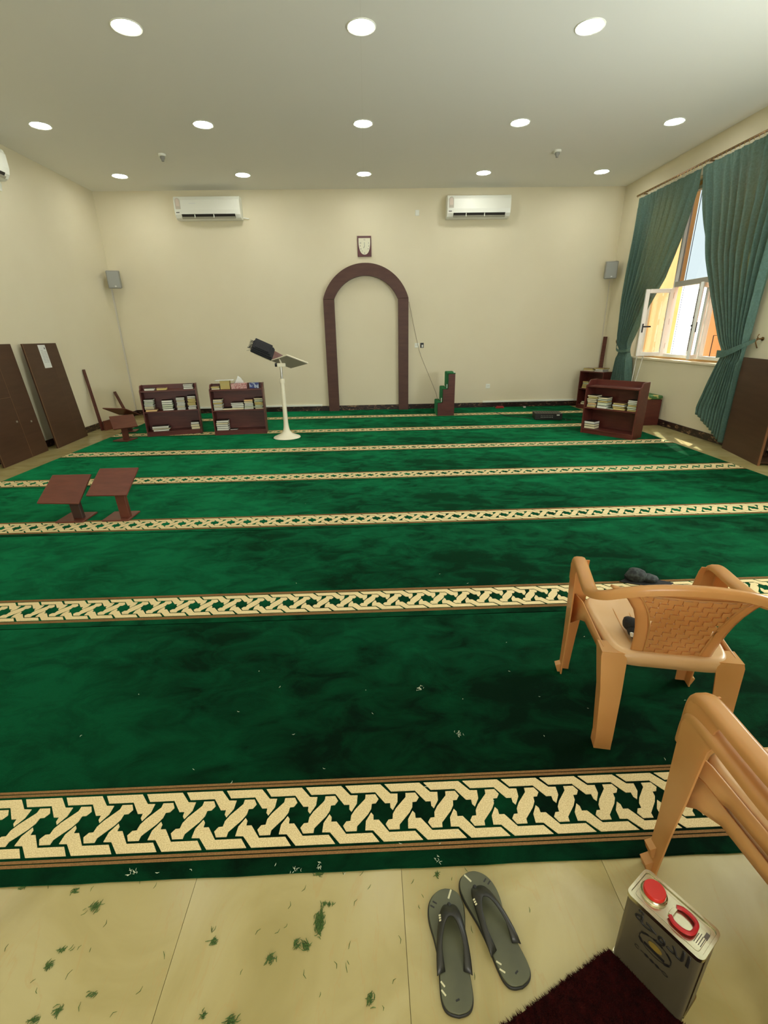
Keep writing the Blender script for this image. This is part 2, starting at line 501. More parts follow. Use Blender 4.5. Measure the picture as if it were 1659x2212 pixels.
# window_1: frame, mullion, transom, upper pane, two open casements
W1 = bpy.data.objects.new('window_1', None); col.objects.link(W1); W1['kind'] = 'structure'; W1.location = (X2, 7.95, OZ0)
def wb(name, m, mb, parent=W1, **k):
    o = mb.build(name, m, parent, **k)
    return o
FR = mat('window_frame_white', (232, 232, 226), 0.35)
lx = lambda *a: a
T0 = Matrix.Translation(-W1.location)
fx0, fx1 = X2-.035, X2+.04
m_ = MB()
m_.box(fx0, fx1, OY0, OY0+.045, OZ0, OZ1, T=T0); m_.box(fx0, fx1, OY1-.045, OY1, OZ0, OZ1, T=T0)
m_.box(fx0, fx1, OY0+.045, OY1-.045, OZ0, OZ0+.05, T=T0); m_.box(fx0, fx1, OY0+.045, OY1-.045, OZ1-.05, OZ1, T=T0)
wb('frame', FR, m_, bevel=0.004)
for y_ in (CY0, CY1-.04): wb('window_post', FR, MB().box(fx0, fx1, y_, y_+.04, OZ0+.05, OZ1-.05, T=T0), bevel=0.004)
wb('transom', mat('transom_grey', (176, 172, 160), 0.4), MB().box(fx0-.005, fx1, CY0+.04, CY1-.04, 2.17, 2.25, T=T0), bevel=0.004)
wb('mullion', FR, MB().box(X2, fx1, 7.79, 7.825, OZ0+.05, 2.17, T=T0), bevel=0.003)
wb('window_bar', mat('dark_gasket', (60, 60, 64), 0.5), MB().box(X2+.01, X2+.018, 8.215, 8.220, OZ0+.05, OZ1-.05, T=T0))
wb('pane', GLASST, MB().box(X2+.012, X2+.018, CY0+.04, CY1-.04, 2.25, OZ1-.05, T=T0))
for ya, yb in ((OY0+.045, CY0), (CY1, OY1-.045)): wb('pane', GLASS, MB().box(X2+.012, X2+.018, ya, yb, OZ0+.05, OZ1-.05, T=T0))
m_ = MB(); m_.box(X2, X2+.01, 7.262, 7.268, 1.135, 1.43, T=T0); m_.box(X2, X2+.01, 6.70, 7.268, 1.43, 1.436, T=T0)
wb('glazing_line', mat('dark_gasket', (60, 60, 64), 0.5), m_)
wb('lock_rail', BLACK, MB().box(X2-.012, X2+.0, 7.779, 7.787, 1.2, 2.1, T=T0))
for z_ in (1.50, 1.68): wb('lock_catch', BLACK, MB().box(X2-.02, X2+.01, 7.770, 7.79, z_, z_+.03, T=T0))
def casement(y, ang, wdt, sgn):
    """sash hinged at (X2-.04, y) opening into the room; ang measured from the wall plane"""
    e = bpy.data.objects.new('casement', None); col.objects.link(e); e.parent = W1
    e.location = Vector((X2-.055, y, 1.10))-W1.location
    # local: x along the sash, y thickness, z up
    d = Vector((-math.sin(ang), sgn*math.cos(ang), 0))
    e.rotation_euler = (0, 0, math.atan2(d.y, d.x))
    hgt, t, f = 1.05, 0.02, 0.062
    m = MB()
    m.box(0, f, -t, t, 0, hgt); m.box(wdt-f, wdt, -t, t, 0, hgt)
    m.box(f, wdt-f, -t, t, 0, f); m.box(f, wdt-f, -t, t, hgt-f, hgt)
    m.build('sash', FR, e, bevel=0.006)
    MB().box(f, wdt-f, -.003, .003, f, hgt-f).build('glass', GLASS, e)
    m = MB()
    s = 1 if sgn > 0 else -1
    m.box(wdt-.04, wdt-.02, s*t, s*(t+.012), .38, .52); m.box(wdt-.15, wdt-.02, s*(t+.012), s*(t+.03), .46, .485)
    m.box(wdt-.04, wdt-.02, -s*t, -s*(t+.012), .38, .52)
    h_ = m.build('handle', BLACK, e, bevel=0.003)
    m = MB()
    for z in (.12, .5, .9): m.tube([(-.006, 0, z), (-.006, 0, z+.09)], 0.009)
    m.build('hinge', METAL, e, smooth=True)
casement(8.36, R(80), .43, 1)
casement(7.49, R(48), .40, -1)
# outdoors
tag(MB().box(5.3, 40, -25, 45, -0.6, -0.503).build('paved_yard', GROUND), 'pale sunlit paving outside beyond the open window', 'paving')

OUTW = mat('orange_render', (206, 152, 92), 0.9, noise=(3, (198, 144, 86), 3, (0.3, 0.7)))
tag(MB().box(6.4, 6.48, 10.42, 17, -0.5, 4.5).build('yard_wall', OUTW), 'orange rendered outdoor wall seen at left through the window', 'outdoor wall')
tag(MB().box(6.4, 6.7, 2.0, 9.30, -0.5, 4.5).build('yard_wall', OUTW), 'orange rendered outdoor wall seen at right through the window', 'outdoor wall')
# skirting and cable trunking
BH = 0.10
m = MB(); x = XL
m.box(XL, XR, YW-.016, YW, FZ, BH)
struct(m.build('baseboard_front', SKIRT, bevel=0.003))
struct(MB().box(XL, XL+.016, YB, YW-.016, FZ, BH-.005).build('baseboard_left', SKIRT, bevel=0.003))
struct(MB().box(XR-.016, XR, YB, YW-.016, FZ, BH-.005).build('baseboard_right', SKIRT, bevel=0.003))
tag(MB().box(2.47, 4.93, YW-.03, YW, BH, BH+.035).build('cable_trunking', WHITE, bevel=0.003), 'long white cable trunking above the skirting right of the step stool', 'trunking')
tag(MB().box(-4.4, -1.0, YW-.03, YW, BH, BH+.035).build('cable_trunking', WHITE, bevel=0.003), 'long white cable trunking above the skirting left of the arch', 'trunking')

# ------------------------------------------------------------------ carpet strips
P0, PER, WB_ = 1.1565, 1.3818, 0.27
CXL, CXR = -4.322, 4.385
A_ = [(.017,.104),(.145,.104),(.180,.065),(.206,.064),(.204,.033),(.186,.003),(.178,.013),(.178,.030),(.160,.030),(.126,.074),(.040,.074)]
_h = [(.091,.065),(.090,.049),(.054,.009),(.042,-.011),(.040,-.030),(.026,-.031),(.016,-.046),(.027,-.065)]
B_ = _h + [(.153-x, -y) for x, y in _h]
C_ = [(.153-x, -y) for x, y in A_]
names_ = ['nearest', 'second nearest', 'third nearest', 'fourth nearest', 'fifth nearest', 'sixth nearest', 'seventh nearest']
def clip_poly(poly, x0, x1):
    for lim, keep in ((x0, lambda p: p[0] >= x0), (x1, lambda p: p[0] <= x1)):
        out = []
        for i in range(len(poly)):
            a, b = poly[i-1], poly[i]
            if keep(a) != keep(b):
                t = (lim-a[0])/(b[0]-a[0]); out.append((lim, a[1]+(b[1]-a[1])*t))
            if keep(b): out.append(b)
        poly = out
        if not poly: return []
    return poly
for k in range(7):
    y0 = P0 - 0.185 + k*PER
    y1 = min(y0+PER-0.005, YW-.02)
    yc = P0 + k*PER
    t = thing('prayer_carpet', 'green pile carpet strip with cream woven border, %s to the camera' % names_[k], 'carpet', (0, yc, FZ), group=None)
    # body with gently uneven edges
    rnd = random.Random(k)
    n = 90
    fr = [(CXL+(CXR-CXL)*i/n, y0-yc+rnd.uniform(-.0015, .0015)) for i in range(n+1)]
    bk = [(CXR-(CXR-CXL)*i/n, y1-yc) for i in range(n+1)]
    MB().prism(fr+bk, 0.0004, 0.009).build('pile', GREEN, t, bevel=0.003)
    m = MB()
    T = Matrix.Translation((0, 0, 0))
    i0 = int((CXL-.3)/.1435)
    x = (.002, .038, .035, -.007, .053, .02, .01)[k] + i0*.1435
    while x < CXR+.2:
        for poly in (A_, B_, C_):
            q = clip_poly([(px+x, py) for px, py in poly], CXL+.01, CXR-.01)
            if len(q) >= 3: m.prism(q, 0.0088, 0.0112)
        x += .1435
    m.build('border_pattern', CREAM, t)
    m = MB()
    for ya, yb in ((.1265, .1355), (.1135, .1225), (-.1225, -.1135), (-.1355, -.1265)):
        m.box(CXL+.005, CXR-.005, ya, yb, 0.0088, 0.0108)
    m.build('border_line', BROWNP, t)

# ------------------------------------------------------------------ recessed ceiling lights
proto = None
rows = [(5.3705, (-1, 0, 1), 'row nearest the camera', ('left', 'middle', 'right')),
        (7.4114, (-2, -1, 0, 1, 2), 'middle row', ('far left', 'left', 'middle', 'right', 'far right')),
        (9.4523, (-2, -1, 0, 1, 2), 'row nearest the arch wall', ('far left', 'left', 'middle', 'right', 'far right'))]
for ly, idx, rn, ps in rows:
    for i, pn in zip(idx, ps):
        lab = 'round white ceiling downlight, %s one of the %s' % (pn, rn)
        loc = (0.0251+2.0303*i, ly, H)
        if proto is None:
            proto = thing('ceiling_downlight', lab, 'light', loc, group='recessed ceiling downlights')
            MB().lathe([(.112, -.004), (.125, -.008), (.130, -.003), (.130, 0), (.112, 0)], 40, cap=False).build('trim_ring', WHITE, proto, smooth=True)
            MB().lathe([(.001, -.004), (.112, -.004), (.112, -.001), (.001, -.001)], 40, cap=False).build('diffuser', LAMP, proto)
        else:
            c = copy_tree(proto); c.location = loc; c['label'] = lab

struct(MB().box(0.019, 0.021, 4.0, YW, H-.0006, H).build('trim_3', mat('ceiling_joint', (228, 226, 214), 0.8)))
# smoke detectors
for (x, y, lab) in ((2.93, 8.42, 'small white ceiling smoke detector, right one, between two light rows'), (-2.94, 8.45, 'small white ceiling smoke detector, left one, between two light rows')):
    t = thing('smoke_detector', lab, 'detector', (x, y, H), group='ceiling smoke detectors')
    MB().lathe([(.055, 0), (.055, -.02), (.05, -.028), (.03, -.03)], 24).build('base', WHITE, t, smooth=True)
    MB().lathe([(.034, -.03), (.036, -.05), (.02, -.075), (.018, -.09)], 20).build('sensor_head', GREYP, t, smooth=True)

# ------------------------------------------------------------------ air conditioners
def air_con(loc, rz, lab, W=1.19):
    t = thing('air_conditioner', lab, 'air conditioner', loc, rz, group='wall air conditioners')
    # local: x width centred, y=0 at wall, -y into the room, z=0 bottom
    prof = [(0, 0), (-.12, -.005), (-.17, .02), (-.205, .07), (-.22, .14), (-.215, .30), (-.19, .355), (-.14, .365), (0, .365)]
    m = MB(); m.prism(prof, -W/2, W/2, axis='x'); m.build('body', WHITE, t, bevel=0.008)
    m = MB()
    m.add([(-W/2+.12, -.211, .075), (W/2-.1, -.211, .075), (W/2-.1, -.176, .018), (-W/2+.12, -.176, .018)], [(0, 1, 2, 3)])
    m.build('air_outlet', DARK, t, solid=0.006)
    for fx in (-.20, .09): MB().box(W*fx-.006, W*fx+.006, -.218, -.19, .015, .07).build('outlet_divider', WHITE, t)
    m = MB()
    m.add([(-W/2+.12, -.212, .03), (W/2-.1, -.212, .03), (W/2-.1, -.185, .004), (-W/2+.12, -.185, .004)], [(0, 1, 2, 3)])
    m.build('louver', mat('louver_grey', (170, 168, 150), 0.5), t, solid=0.006)
    m = MB(); pts = [(-W/2+.03, .155), (-W/2+.12, .155)] + [(-W/2+.075+.045*math.cos(a), .28+.05*math.sin(a)) for a in [PI*k/10 for k in range(11)]]
    m.prism(pts, -.2235, -.2205, axis='y'); m.build('energy_label', mat('label_pinkgrey', (196, 188, 172), 0.6), t)
    m = MB(); pts = [(-W/2+.045, .20), (-W/2+.105, .20)] + [(-W/2+.075+.03*math.cos(a), .275+.035*math.sin(a)) for a in [PI*k/10 for k in range(11)]]
    m.prism(pts, -.2245, -.2235, axis='y'); m.build('label_arch', mat('label_cream', (214, 200, 184), 0.6), t)
    m = MB()
    for q in range(5): m.box(-W/2+.03+.012*q, -W/2+.039+.012*q, -.217, -.2135, .095, .108)
    m.build('maker_mark', INK, t)
    return t
t = air_con((-2.855, YW, 3.565), 0, 'white split air conditioner on front wall left of the arch')
MB().box(-.315, -.20, -.222, -.2205, .235, .247).build('badge', PAPER, t)
MB().tube([(.6, -.03, .04), (.66, -.03, .03), (.70, -.012, .03)], .012).build('pipe', WHITE, t, smooth=True)
air_con((2.15, YW, 3.54), 0, 'white split air conditioner on front wall right of the arch')
t = air_con((XL, 7.13, 3.55), -PI/2+PI, 'white split air conditioner cut off at the left edge of the photo')
MB().tube([(.58, -.03, .05), (.62, -.03, -.02), (.62, -.015, -.1)], .016).build('pipe', WHITE, t, smooth=True)
t.rotation_euler = (0, 0, PI/2)

# ------------------------------------------------------------------ arch (mihrab surround) and clock
t = thing('mihrab_arch', 'tall dark brown round-headed arch surround on the front wall', 'arch', (0, YW-.003, 0))
AD = 0.11
def arc(R_, cz, half, n=40, rev=False):
    a0 = math.atan2(2.19-cz, half)
    p = [(R_*math.cos(a0+(PI-2*a0)*i/n), cz+R_*math.sin(a0+(PI-2*a0)*i/n)) for i in range(n+1)]
    return p[::-1] if rev else p
oc = 2.82-.882; ic = 2.60-.69
outer = arc(.882, oc, .845); inner = arc(.69, ic, .635, rev=True)
m = MB()
n = len(outer)
V = []
for i in range(n):
    (xo, zo), (xi, zi) = outer[i], inner[n-1-i]
    V.append([(xo, 0, zo), (xo, -AD, zo), (xi, -AD, zi), (xi, 0, zi), (xo, 0, zo)])
m.grid(V)
m.add([V[0][0], V[0][1], V[0][2], V[0][3]], [(0, 1, 2, 3)]); m.add([V[-1][0], V[-1][1], V[-1][2], V[-1][3]], [(0, 1, 2, 3)])
m.build('arch_head', ARCHW, t, smooth=30)
MB().box(-.845, -.63, -AD, 0, 0, 2.184).build('jamb', ARCHW, t, bevel=0.003)
MB().box(.642, .845, -AD, 0, 0, 2.184).build('jamb', ARCHW, t, bevel=0.003)
t = thing('wall_clock', 'maroon wall clock with ivory shield-shaped dial above the arch', 'clock', (0, YW, 2.935))
MB().box(-.133, .133, -.035, 0, 0, .352).build('case', MAROON, t, bevel=0.004)
pts = [(-.112, .315), (.112, .315)] + [(.112*math.cos(a)**.8 if math.cos(a) > 0 else -.112*(-math.cos(a))**.8, .25-.215*math.sin(a)) for a in [PI*k/24 for k in range(25)]]
MB().prism(pts, -.039, -.034, axis='y').build('dial', IVORY, t)
m = MB(); m.box(-.003, .003, -.0415, -.0395, .18, .245); m.build('minute_hand', INK, t)
m = MB(); m.box(-.004, .004, -.0425, -.0415, 0, .04, T=Matrix.Translation((0, 0, .18)) @ Matrix.Rotation(R(205), 4, 'Y')); m.build('hour_hand', INK, t)
TX = lambda x, z: Matrix.Translation((x, -.0396, z)) @ Matrix.Rotation(R(90), 4, 'X')
for s_, x, z in (('12', 0, .285), ('6', 0, .06), ('3', .082, .18), ('9', -.082, .18), ('8', -.07, .13), ('7', -.048, .09), ('4', .07, .13), ('10', -.078, .23), ('2', .08, .23)):
    text_mesh('numeral', s_, .036, INK, t, TX(x, z))

# ------------------------------------------------------------------ speakers, conduits, sockets, wire
def speaker(x, y, z, rz, lab):
    t = thing('wall_speaker', lab, 'speaker', (x, y, z), rz, group='corner speakers')
    T = Matrix.Rotation(R(8), 4, 'X')
    MB().box(-.11, .11, -.09, .09, 0, .30, T=T).build('cabinet', GREYP, t, bevel=0.012)
    MB().box(-.098, .098, -.098, -.09, .015, .285, T=T).build('grille', mat('grille_grey', (164, 166, 160), 0.7, bump=(600, 0.6, 0.002)), t, bevel=0.004)
    MB().box(.0, .03, -.101, -.098, .03, .05, T=T).build('badge', PAPER, t)
    MB().tube([(0, .08, .12), (0, .16, .12)], .012).build('bracket', METAL, t, smooth=True)
speaker(-4.77, 10.10, 2.43, R(20), 'small grey speaker high in the left corner')
speaker(4.79, 10.10, 2.47, R(-20), 'small grey speaker high in the right corner')
m = MB(); m.box(XL, XL+.02, YW-.045, YW-.012, BH, 2.45); tag(m.build('cable_conduit', mat('conduit_grey', (214, 208, 196), 0.5)), 'thin pale conduit down the left corner below the speaker', 'conduit')
m = MB(); m.tube([(4.90, YW-.012, 2.45), (4.905, YW-.012, 1.3), (4.90, YW-.012, BH+.03)], .007, 6); tag(m.build('cable_conduit', mat('conduit_grey', (214, 208, 196), 0.5)), 'thin pale cable down the right corner below the speaker', 'conduit')
def plate(x0, x1, z0, z1, lab, m=WHITE, black=False):
    t = thing('wall_socket', lab, 'socket', ((x0+x1)/2, YW, z0))
    wd, h_ = x1-x0, z1-z0
    MB().box(-wd/2, wd/2, -.008, 0, 0, h_).build('plate', m, t, bevel=0.003)
    if 'blank' in lab: return t
    k = MB(); k.box(-.02, -.012, -.0095, -.008, h_*.5, h_*.62); k.build('socket_hole', DARK, t)
    k = MB(); k.box(.012, .02, -.0095, -.008, h_*.5, h_*.62); k.build('socket_hole', DARK, t)
    return t
plate(.985, 1.075, 1.25, 1.34, 'white socket plate right of the arch, left of black box')
t = plate(1.10, 1.172, 1.245, 1.342, 'small black wall box with white plug right of the arch', BLACK)
MB().box(-.01, .022, -.03, -.009, .01, .06).build('plug', PAPER, t, bevel=0.004)
plate(2.52, 2.61, .395, .49, 'white socket plate low on the front wall right of steps')
plate(.98, 1.055, 3.615, 3.71, 'blank white plate high on the front wall beside air conditioner')
pts = catmull([(.855, YW-.10, 2.12), (.92, YW-.04, 1.85), (1.02, YW-.012, 1.42), (1.10, YW-.05, 1.12), (1.22, 10.1, .80), (1.36, 9.8, .42), (1.40, 9.7, .27), (1.44, 9.62, .262)], 6)
tag(MB().tube(pts, .0035, 5).build('thin_wire', mat('brown_wire', (110, 92, 70), 0.6)), 'thin loose wire hanging from the arch to the carpeted steps', 'wire')

# ------------------------------------------------------------------ minbar steps
t = thing('step_pulpit', 'three-step wooden pulpit with green carpet treads right of arch', 'steps', (1.35, 9.336, 0), R(-3))
side = [(0, 0), (0, .245), (.095, .245), (.095, .505), (.195, .505), (.195, .79), (.325, .79), (.325, 0)]
for y in (0, .50):
    MB().prism(side, y, y+.02, axis='y').build('side_panel', WOOD, t, bevel=0.003)
m = MB(); m.box(.305, .325, .02, .50, 0, .79); m.build('back_panel', WOOD, t)
runs = [(0, 0, .245, .095), (.095, .245, .505, .195), (.195, .505, .79, .325)]
for (x, z0, z1, x1) in runs:
    m = MB()
    prof = [(x-.022, z0+(.0 if z0 else .0)), (x-.022, z1+.0), (x-.012, z1+.018), (x1-.005 if x1 < .3 else x1+.004, z1+.018), (x1-.005 if x1 < .3 else x1+.004, z1+.001), (x-.002, z1+.001), (x-.002, z0)]
    if z0: prof = [(x-.02, z0+.02), (x-.02, z1), (x-.012, z1+.018), (x1+.003, z1+.018), (x1+.003, z1+.001), (x-.001, z1+.001), (x-.001, z0+.02)]
    if z0 < .5: prof[3] = (x1-.021, z1+.018); prof[4] = (x1-.021, z1+.001)
    m.prism(prof, -.006, .522, axis='y'); m.build('carpet_tread', GREENC, t, bevel=0.006)
m = MB()
for x, z in ((.072, .265), (.172, .525), (.30, .81)):
    m.box(x-.008, x+.008, .0, .018, z, z+.075 if x < .3 else z+.03)
m.build('corner_guard', PAPER, t, bevel=0.003)

# ------------------------------------------------------------------ books and bookcases
PG = {'cream': PAGES, 'white': PAGESW, 'pale green': PAGESG, 'yellow': PAGESY, 'peach': PAGESP}
CV = {'cream': 'dark', 'white': 'dark', 'pale green': 'green', 'yellow': 'brown', 'peach': 'brown'}
def book_mb(w, d, th):
    m = MB(); c = min(.003, th*.12)
    m.box(-w/2, w/2, -d/2, d/2, 0, c, 1); m.box(-w/2, w/2, -d/2, d/2, th-c, th, 1)
    m.box(-w/2, w/2, d/2-c, d/2, c, th-c, 1)
    m.box(-w/2+.003, w/2-.003, -d/2+.003, d/2-c, c, th-c, 0)
    return m
def place(parent_T, x, y, z, rz=0):
    """world loc + rotation for a local bookcase point"""
    L, ang = parent_T
    c, s = math.cos(ang), math.sin(ang)
    return (L[0]+x*c-y*s, L[1]+x*s+y*c, L[2]+z), ang+rz
def book(PT, x, y, z, w, d, th, colr, lab, group, rz=0, tilt=0):
    loc, a = place(PT, x, y, z, rz)
    o = book_mb(w, d, th).build('book', [PG[colr], COVERS[CV[colr]]])
    o.location = loc; o.rotation_euler = (0, tilt, a)
    tag(o, lab, 'book', group)
    return o
def stack(PT, xc, z, specs, where, group, seed=0, y=None, d=.2):
    """specs bottom to top: (width, thickness, colour)"""
    rnd = random.Random(seed); n = len(specs)
    for i, (w, th, c) in enumerate(specs):
        k = n-1-i
        pos = ORD[k] if k < n-1 or n == 1 else 'bottom'
        lab = '%s-paged book, %s%s in %s' % (c, pos, ' from top' if pos not in ('top', 'bottom') else '', where) if n > 1 else '%s-paged book lying alone %s' % (c, where)
        book(PT, xc+rnd.uniform(-.006, .006), (y if y is not None else .115)+rnd.uniform(-.006, .006), z+.001, w, d*.8, th-.0015, c, lab, group, rz=rnd.uniform(-.05, .05))
        z += th
def bookcase(x, y, ang, W, lab, D=.27, Hf=.735, Hb=.815, mid=.405, rim=True):
    t = thing('bookcase', lab, 'bookcase', (x, y, 0), ang, group='low reddish wooden bookcases')
    th = .018
    side = [(0, 0), (0, Hf), (.02, Hf+.012), (.055, Hf+.02), (.085, Hb-.012), (.115, Hb), (D, Hb), (D, 0)] if rim else [(0, 0), (0, Hf), (D, Hf), (D, 0)]
    for sx_ in (-W/2, W/2-th):
        MB().prism([(p[0], p[1]) for p in side], sx_, sx_+th, axis='x').build('side_panel', WOODIN, t, bevel=0.002)
    MB().box(-W/2+th, W/2-th, D-.012, D-.002, .0, (Hb-.005) if rim else Hf).build('back_panel', WOODIN, t)
    MB().box(-W/2+th, W/2-th, .004, D-.012, Hf-.022 if rim else Hf-th, Hf-.002 if rim else Hf).build('top_shelf', WOODIN, t, bevel=0.002)
    MB().box(-W/2+th, W/2-th, .004, D-.012, mid-th, mid).build('middle_shelf', WOODIN, t, bevel=0.002)
    MB().box(-W/2+th, W/2-th, .004, D-.012, .055, .073).build('bottom_shelf', WOODIN, t, bevel=0.002)
    MB().box(-W/2+th, W/2-th, .012, .026, 0, .055).build('plinth', WOODIN, t)
    return t
def fx(W, f): return -W/2 + W*f
# bookcase 1
a1 = math.atan2(8.079-7.867, -2.85+3.671); W1_ = .86
c1 = ((-3.671-2.85)/2, (7.867+8.079)/2)
PT = ((c1[0], c1[1], 0), a1)
bookcase(c1[0], c1[1], a1, W1_, 'reddish wooden bookcase at far left, nearest the left wall')
G1 = 'books in the leftmost bookcase'
wh = 'the %s stack, middle shelf, leftmost bookcase'
book(PT, fx(W1_, .15), .10, .406, .17, .2, .033, 'peach', 'peach-edged thick book under the leftmost stack in the leftmost bookcase', G1)
stack(PT, fx(W1_, .12), .440, [(.145, .02, 'cream'), (.145, .026, 'cream'), (.14, .022, 'white'), (.14, .02, 'white'), (.14, .024, 'pale green'), (.14, .022, 'white'), (.14, .024, 'white')], wh % 'leftmost', G1, 1)
stack(PT, fx(W1_, .44), .405, [(.165, .032, 'white'), (.16, .032, 'pale green'), (.165, .036, 'pale green'), (.16, .032, 'white'), (.16, .036, 'white')], wh % 'second', G1, 2)
stack(PT, fx(W1_, .685), .405, [(.13, .02, 'white'), (.13, .02, 'white'), (.13, .026, 'cream'), (.13, .022, 'white'), (.13, .024, 'white'), (.13, .02, 'white'), (.13, .024, 'cream'), (.13, .024, 'white'), (.13, .024, 'white')], wh % 'third', G1, 3)
stack(PT, fx(W1_, .885), .405, [(.13, .02, 'white'), (.13, .022, 'white'), (.13, .024, 'white'), (.13, .022, 'yellow'), (.13, .026, 'yellow'), (.13, .024, 'yellow'), (.13, .03, 'yellow'), (.13, .026, 'cream'), (.13, .026, 'white')], wh % 'rightmost', G1, 4)
stack(PT, fx(W1_, .25), .073, [(.24, .03, 'white'), (.28, .02, 'cream'), (.25, .036, 'white')], 'the left pile, bottom shelf, leftmost bookcase', G1, 5)
stack(PT, fx(W1_, .885), .073, [(.14, .045, 'cream'), (.14, .04, 'cream'), (.13, .036, 'white')], 'the right pile, bottom shelf, leftmost bookcase', G1, 6)
book(PT, fx(W1_, .17), .12, .735, .15, .15, .035, 'white', 'white-paged book lying at left on top of the leftmost bookcase', G1)
book(PT, fx(W1_, .385), .12, .735, .15, .16, .035, 'yellow', 'brown-covered book lying beside a white one atop the leftmost bookcase', G1)
stack(PT, fx(W1_, .865), .735, [(.15, .03, 'white'), (.14, .025, 'white'), (.14, .025, 'white')], 'the white pile on top of the leftmost bookcase', G1, 7)
# bookcase 2
a2 = math.atan2(7.948-7.852, .83); W2_ = .845
c2 = ((-2.56-1.725)/2, (7.852+7.948)/2); PT = ((c2[0], c2[1], 0), a2)
bookcase(c2[0], c2[1], a2, W2_, 'reddish wooden bookcase with tissue boxes on top beside white stand')
G2 = 'books in the second bookcase from the left'
wh = 'the %s stack, middle shelf, tissue-box bookcase'
stack(PT, fx(W2_, .12), .405, [(.14, .02, 'white'), (.14, .025, 'white'), (.14, .028, 'cream'), (.14, .026, 'white'), (.14, .024, 'yellow'), (.145, .024, 'white'), (.14, .03, 'cream')], wh % 'leftmost', G2, 11)
stack(PT, fx(W2_, .29), .405, [(.15, .03, 'cream')], 'right of the leftmost stack, middle shelf, tissue-box bookcase', G2, 12)
stack(PT, fx(W2_, .49), .405, [(.19, .034, 'cream'), (.19, .03, 'white'), (.2, .028, 'white'), (.2, .022, 'white')], wh % 'widest', G2, 13)
stack(PT, fx(W2_, .70), .405, [(.15, .022, 'white'), (.15, .028, 'pale green'), (.14, .024, 'white'), (.14, .026, 'white'), (.14, .028, 'cream'), (.14, .03, 'peach')], wh % 'tan-topped', G2, 14)
stack(PT, fx(W2_, .89), .405, [(.14, .02, 'cream'), (.14, .022, 'pale green'), (.14, .024, 'pale green'), (.14, .024, 'yellow'), (.14, .022, 'yellow'), (.14, .02, 'pale green'), (.14, .022, 'pale green'), (.14, .024, 'cream')], wh % 'rightmost', G2, 15)
stack(PT, fx(W2_, .155), .073, [(.19, .034, 'white'), (.19, .034, 'white'), (.19, .032, 'white'), (.19, .032, 'cream'), (.19, .034, 'white')], 'the pile on bottom shelf of tissue-box bookcase', G2, 16)
book(PT, fx(W2_, .355), .12, .0745, .12, .12, .01, 'white', 'thin white booklet lying alone on bottom shelf, tissue-box bookcase', G2)
stack(PT, fx(W2_, .112), .734, [(.13, .028, 'cream'), (.13, .022, 'yellow')], 'the small pile at top left of tissue-box bookcase', G2, 17)
def boxthing(name, lab, cat, PT, x, y, z, w, d, h_, m, group=None, rz=0):
    loc, a = place(PT, x, y, z, rz)
    t = thing(name, lab, cat, loc, a, group)
    MB().box(-w/2, w/2, -d/2, d/2, 0, h_).build('carton', m, t, bevel=0.003)
    return t
t = boxthing('tissue_box', 'tall yellow-green tissue carton with a paper sheet on top', 'box', PT, fx(W2_, .295), .13, .735, .15, .14, .135, mat('yellowgreen_card', (186, 178, 118), 0.6, noise=((1, 1, 9), (196, 160, 80), 1, (0.4, 0.6))))
MB().box(-.15, .14, -.09, .07, .136, .139).build('paper_sheet', PAPER, t)
t = boxthing('tissue_box', 'pink patterned tissue box with white tissue sticking out', 'box', PT, fx(W2_, .55), .12, .735, .25, .12, .085, mat('pink_floral_card', (206, 170, 164), 0.6, noise=(60, (176, 110, 110), 2, (0.45, 0.6))))
m = MB(); rnd = random.Random(5)
rings = []
for i in range(12):
    a = 2*PI*i/12
    rings.append([(.075*math.cos(a)*(1-.55*q)+.03*q+rnd.uniform(-.006, .006), .022*math.sin(a)*(1+.3*math.sin(4*a))+rnd.uniform(-.004, .004), .085+.10*q*(.8+.35*math.cos(a+2.6))) for q in (0, .35, .7, 1)])
m.grid(rings, closed_u=True); m.build('tissue', PAPER, t, smooth=True, solid=0.002)
t = boxthing('tissue_box', 'small blue and white tissue box at right on bookcase top', 'box', PT, fx(W2_, .835), .13, .735, .145, .12, .085, mat('blue_card', (48, 62, 128), 0.5, noise=(22, (170, 184, 206), 2, (0.52, 0.60))))
# bookcase 3 (right)
a3 = math.atan2(6.773-7.424, 3.883-3.384); W3_ = .82
c3 = ((3.384+3.883)/2, (7.424+6.773)/2); PT = ((c3[0], c3[1], 0), a3)
bookcase(c3[0], c3[1], a3, W3_, 'reddish wooden bookcase on the carpet at right, empty on top', D=.30)
G3 = 'books in the right bookcase'
wh = 'the %s stack, middle shelf, right bookcase'
stack(PT, fx(W3_, .125), .405, [(.14, .022, 'yellow'), (.14, .022, 'cream'), (.14, .024, 'peach'), (.12, .018, 'cream'), (.15, .024, 'cream'), (.15, .026, 'cream'), (.15, .024, 'yellow'), (.15, .026, 'cream')], wh % 'leftmost', G3, 21)
stack(PT, fx(W3_, .328), .405, [(.15, .042, 'white'), (.15, .048, 'pale green'), (.15, .024, 'yellow'), (.15, .024, 'pale green'), (.15, .028, 'cream')], wh % 'second', G3, 22)
book(PT, fx(W3_, .47), .12, .406, .13, .16, .014, 'pale green', 'thin book lying flat between stacks, middle shelf, right bookcase', G3)
stack(PT, fx(W3_, .64), .405, [(.17, .03, 'yellow'), (.17, .024, 'yellow'), (.18, .026, 'white'), (.16, .024, 'yellow')], wh % 'yellow', G3, 23)
stack(PT, fx(W3_, .885), .405, [(.14, .022, 'yellow'), (.14, .022, 'pale green'), (.14, .026, 'pale green'), (.14, .022, 'yellow'), (.14, .022, 'pale green'), (.14, .024, 'white'), (.14, .024, 'white')], wh % 'rightmost', G3, 24)
